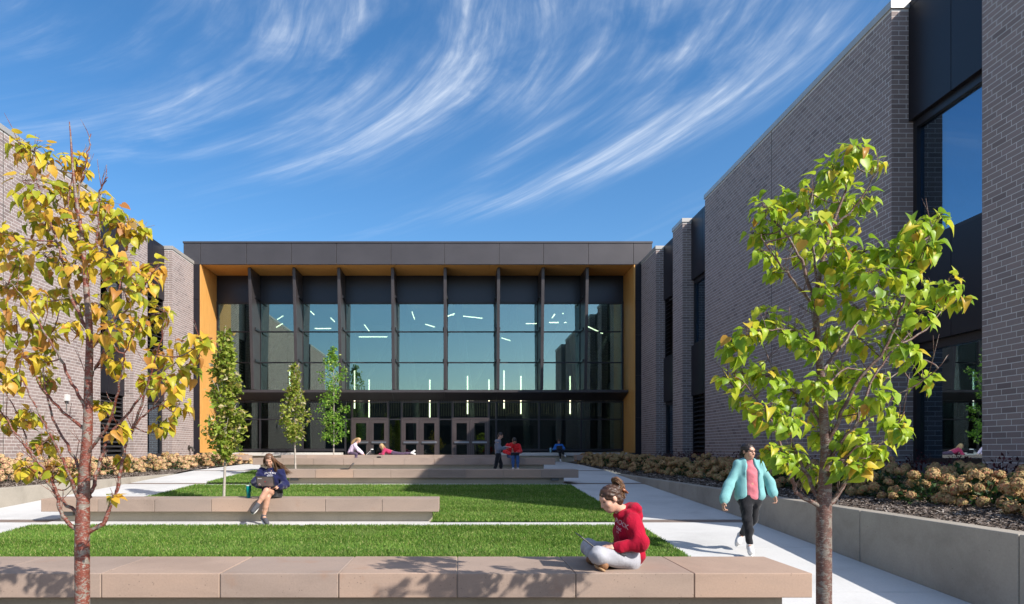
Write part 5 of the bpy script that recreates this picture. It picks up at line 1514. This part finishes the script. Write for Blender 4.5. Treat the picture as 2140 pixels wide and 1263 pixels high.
laptop(P(729, 980.3, 20.0), (0, 1, .0), (-1, 0, .01), (.62, 0, .78), .32, .23, 'open laptop standing alone on the stone bench')

def tumbler(b, h, r0, mat, label, handle=False):
    b = Vector(b); r = root('tumbler', b, label, 'tumbler')
    prof = [(0, r0 * .72), (.02, r0 * .76), (.42, r0 * .80), (.47, r0 * .98), (.88, r0 * 1.02), (.9, r0)]
    part('cup', MB().tube([b + Vector((0, 0, h * t_)) for t_, _ in prof], [q for _, q in prof], 20), M[mat], r, True)
    part('lid', MB().tube([b + Vector((0, 0, h * .902)), b + Vector((0, 0, h * .935)), b + Vector((0, 0, h * .95))], [r0 * 1.03, r0 * 1.03, r0 * .9], 20), SOLE, r, True)
    part('straw', MB().tube([b + Vector((r0 * .3, 0, h * .945)), b + Vector((r0 * .45, 0, h * 1.16))], .0045, 8), SOLE, r)
    if handle:
        part('handle', MB().tube(curve([b + Vector((r0 * .95, 0, h * .8)), b + Vector((r0 * 1.8, 0, h * .78)), b + Vector((r0 * 1.8, 0, h * .5)), b + Vector((r0 * .85, 0, h * .45))]), r0 * .14, 8), M[mat], r, True)
    return r
tumbler((px(519.5, 1040, 12.52).x, 12.52, -.880), .245, .047, 'teal', 'teal tumbler with white lid and straw on the bench beside the navy girl')
tumbler((px(1150.5, 946, 35.3).x, 35.3, -.127), .26, .05, 'sky_cup', 'pale blue tumbler with a side handle on the concrete sill', True)

# papers in the standing person's hands
q = P(1060, 934, 22.42); o = oriented(None, 'paper_stack', M['paper'], q, (.9, 0, -.12), (0, 1, 0), (.12, 0, .9), .13, .10, .006, 0)
thing(o, 'white papers in the hands of the person in the slate grey hoodie', 'papers')
# tablet on a stand between the two girls
q = P(778, 945, 30.5)
r = root('tablet', (q.x, q.y, -.215), 'dark tablet propped up on a white folding stand between two girls', 'tablet')
oriented(r, 'screen', M['screen'], q + Vector((.03, 0, .02)), (.35, .9, 0), (-.25, .1, .9), (.9, -.35, .25), .13, .10, .006)
oriented(r, 'back_cover', M['alu'], q + Vector((.022, 0, .02)) - Vector((.9, -.35, .25)).normalized() * .009, (.35, .9, 0), (-.25, .1, .9), (.9, -.35, .25), .135, .105, .003)
for e in (-.09, .02):
    part('stand_leg', MB().tube([q + Vector((-.02, e, .10)), Vector((q.x - .17 + e, q.y + e, -.212))], .009, 6), SOLE, r)
part('stand_clip', MB().tube([q + Vector((-.05, -.08, .11)), q + Vector((.02, .06, .12))], .028, 8), SOLE, r)
# a dark pouch left on the stone bench in front of them
q = Vector((px(792, 957, 25.3).x, 25.3, -.292))
blob_o = None
r = root('pouch', q, 'small black pouch lying on the stone bench', 'pouch')
blob('pouch_body', [ELL(q + Vector((0, 0, .03)), (.095, .06, .032))], BLACK, r, .012, .01)
part('zip', MB().tube([q + Vector((-.08, -.02, .055)), q + Vector((.08, -.02, .055))], .004, 5), M['steel'], r)

# ------------------------------------------------------------------ lettering printed on the two sweatshirts
from mathutils.bvhtree import BVHTree
M['print_w'] = simple('white_print', (.62, .60, .62), .8, .08, 80); M['print_p'] = simple('pale_pink_print', (.55, .32, .36), .8, .1, 80)
def letters(person_o, garment, lines, origin, right, upv, cast, mat):
    """lines: (text, dx, dy, size, arch); letters are wrapped on to the garment along 'cast'"""
    g_ = next(c for c in person_o.children if c.name.split('.')[0] == garment)
    L = wloc(person_o)
    me = g_.data; bv = BVHTree.FromPolygons([v.co + L for v in me.vertices], [tuple(p_.vertices) for p_ in me.polygons])
    O, Rt, U, C = Vector(origin), Vector(right).normalized(), Vector(upv).normalized(), Vector(cast).normalized()
    V, F = [], []
    for (txt, dx, dy, size, arch) in lines:
        cu = bpy.data.curves.new('t', 'FONT'); cu.body = txt; cu.size = size; cu.align_x = 'CENTER'; cu.resolution_u = 2; cu.offset = size * .025
        to_ = bpy.data.objects.new('t', cu); col.objects.link(to_)
        dg = bpy.context.evaluated_depsgraph_get(); m_ = bpy.data.meshes.new_from_object(to_.evaluated_get(dg))
        bm = bmesh.new(); bm.from_mesh(m_); bmesh.ops.triangulate(bm, faces=bm.faces[:])
        bmesh.ops.subdivide_edges(bm, edges=[e for e in bm.edges if e.calc_length() > size * .25], cuts=2, use_grid_fill=False)
        n0 = len(V)
        for v in bm.verts:
            x, y = v.co.x + dx, v.co.y + dy - arch * v.co.x ** 2
            q_ = O + Rt * x + U * y - C * .6
            hit = bv.ray_cast(q_, C)
            V.append(hit[0] - C * .0035 if hit[0] else q_ + C * .6)
        bm.verts.index_update()
        for f in bm.faces: F.append([n0 + v.index for v in f.verts])
        bm.free(); bpy.data.objects.remove(to_); bpy.data.curves.remove(cu); bpy.data.meshes.remove(m_)
    mb = MB(); mb.v = [tuple(v) for v in V]; mb.f = F
    return part('printed_lettering', mb, mat, person_o)
# the chest of the hoodie turns away from view: only the end of the word shows
letters(G1, 'sweater', [('ROCK', .0, .0, .060, 0), ('TAK', -.02, -.048, .036, 0), ('ITE', -.02, -.075, .022, 0)], P(1293, 1101, 6.05), (.80, -.45, -.28), (.22, 0, .97), (.45, .9, .0), M['print_p'])
letters(G2, 'sweater', [('STONE BAY', 0, 0, .040, 1.6), ('school of', 0, -.028, .020, 0), ('ROCK', 0, -.062, .038, 0)], P(563, 990, 12.4), (1, 0, 0), (0, 0, 1), (0, 1, 0), M['print_w'])

# ------------------------------------------------------------------ fittings on the sunlit brick wing
M['white_box'] = simple('white_enamel_box', (.62, .61, .59), .5, .06, 9); M['dark_iron'] = simple('dark_iron', (.06, .05, .042), .6, .2, 30, .3, 60, .3)
r = root('wall_box', (WLF, 22.7, 1.66), 'small white box fixed high on the sunlit brick wall', 'wall box')
part('box', MB().box(WLF + .002, WLF + .10, 22.6, 22.8, 1.64, 1.86), M['white_box'], r, bevel=.01)
part('conduit', MB().tube([(WLF + .03, 22.7, 1.638), (WLF + .03, 22.7, 1.30)], .012, 8), M['steel_dull'], r)
r = root('wall_hydrant', (WLF, 33.0, -.2), 'small dark pipe fitting low on the sunlit brick pier beside the glass hall', 'hydrant')
part('pipe', MB().tube(curve([Vector((WLF + .002, 33.0, .12)), Vector((WLF + .16, 33.0, .13)), Vector((WLF + .22, 33.0, .02))]), .055, 10), M['dark_iron'], r, True)
part('flange', MB().tube([(WLF + .003, 33.0, .12), (WLF + .035, 33.0, .12)], .12, 14), M['dark_iron'], r)
part('cap', MB().tube([(WLF + .22, 33.0, .03), (WLF + .24, 33.0, -.06)], [.075, .07], 12), M['dark_iron'], r)
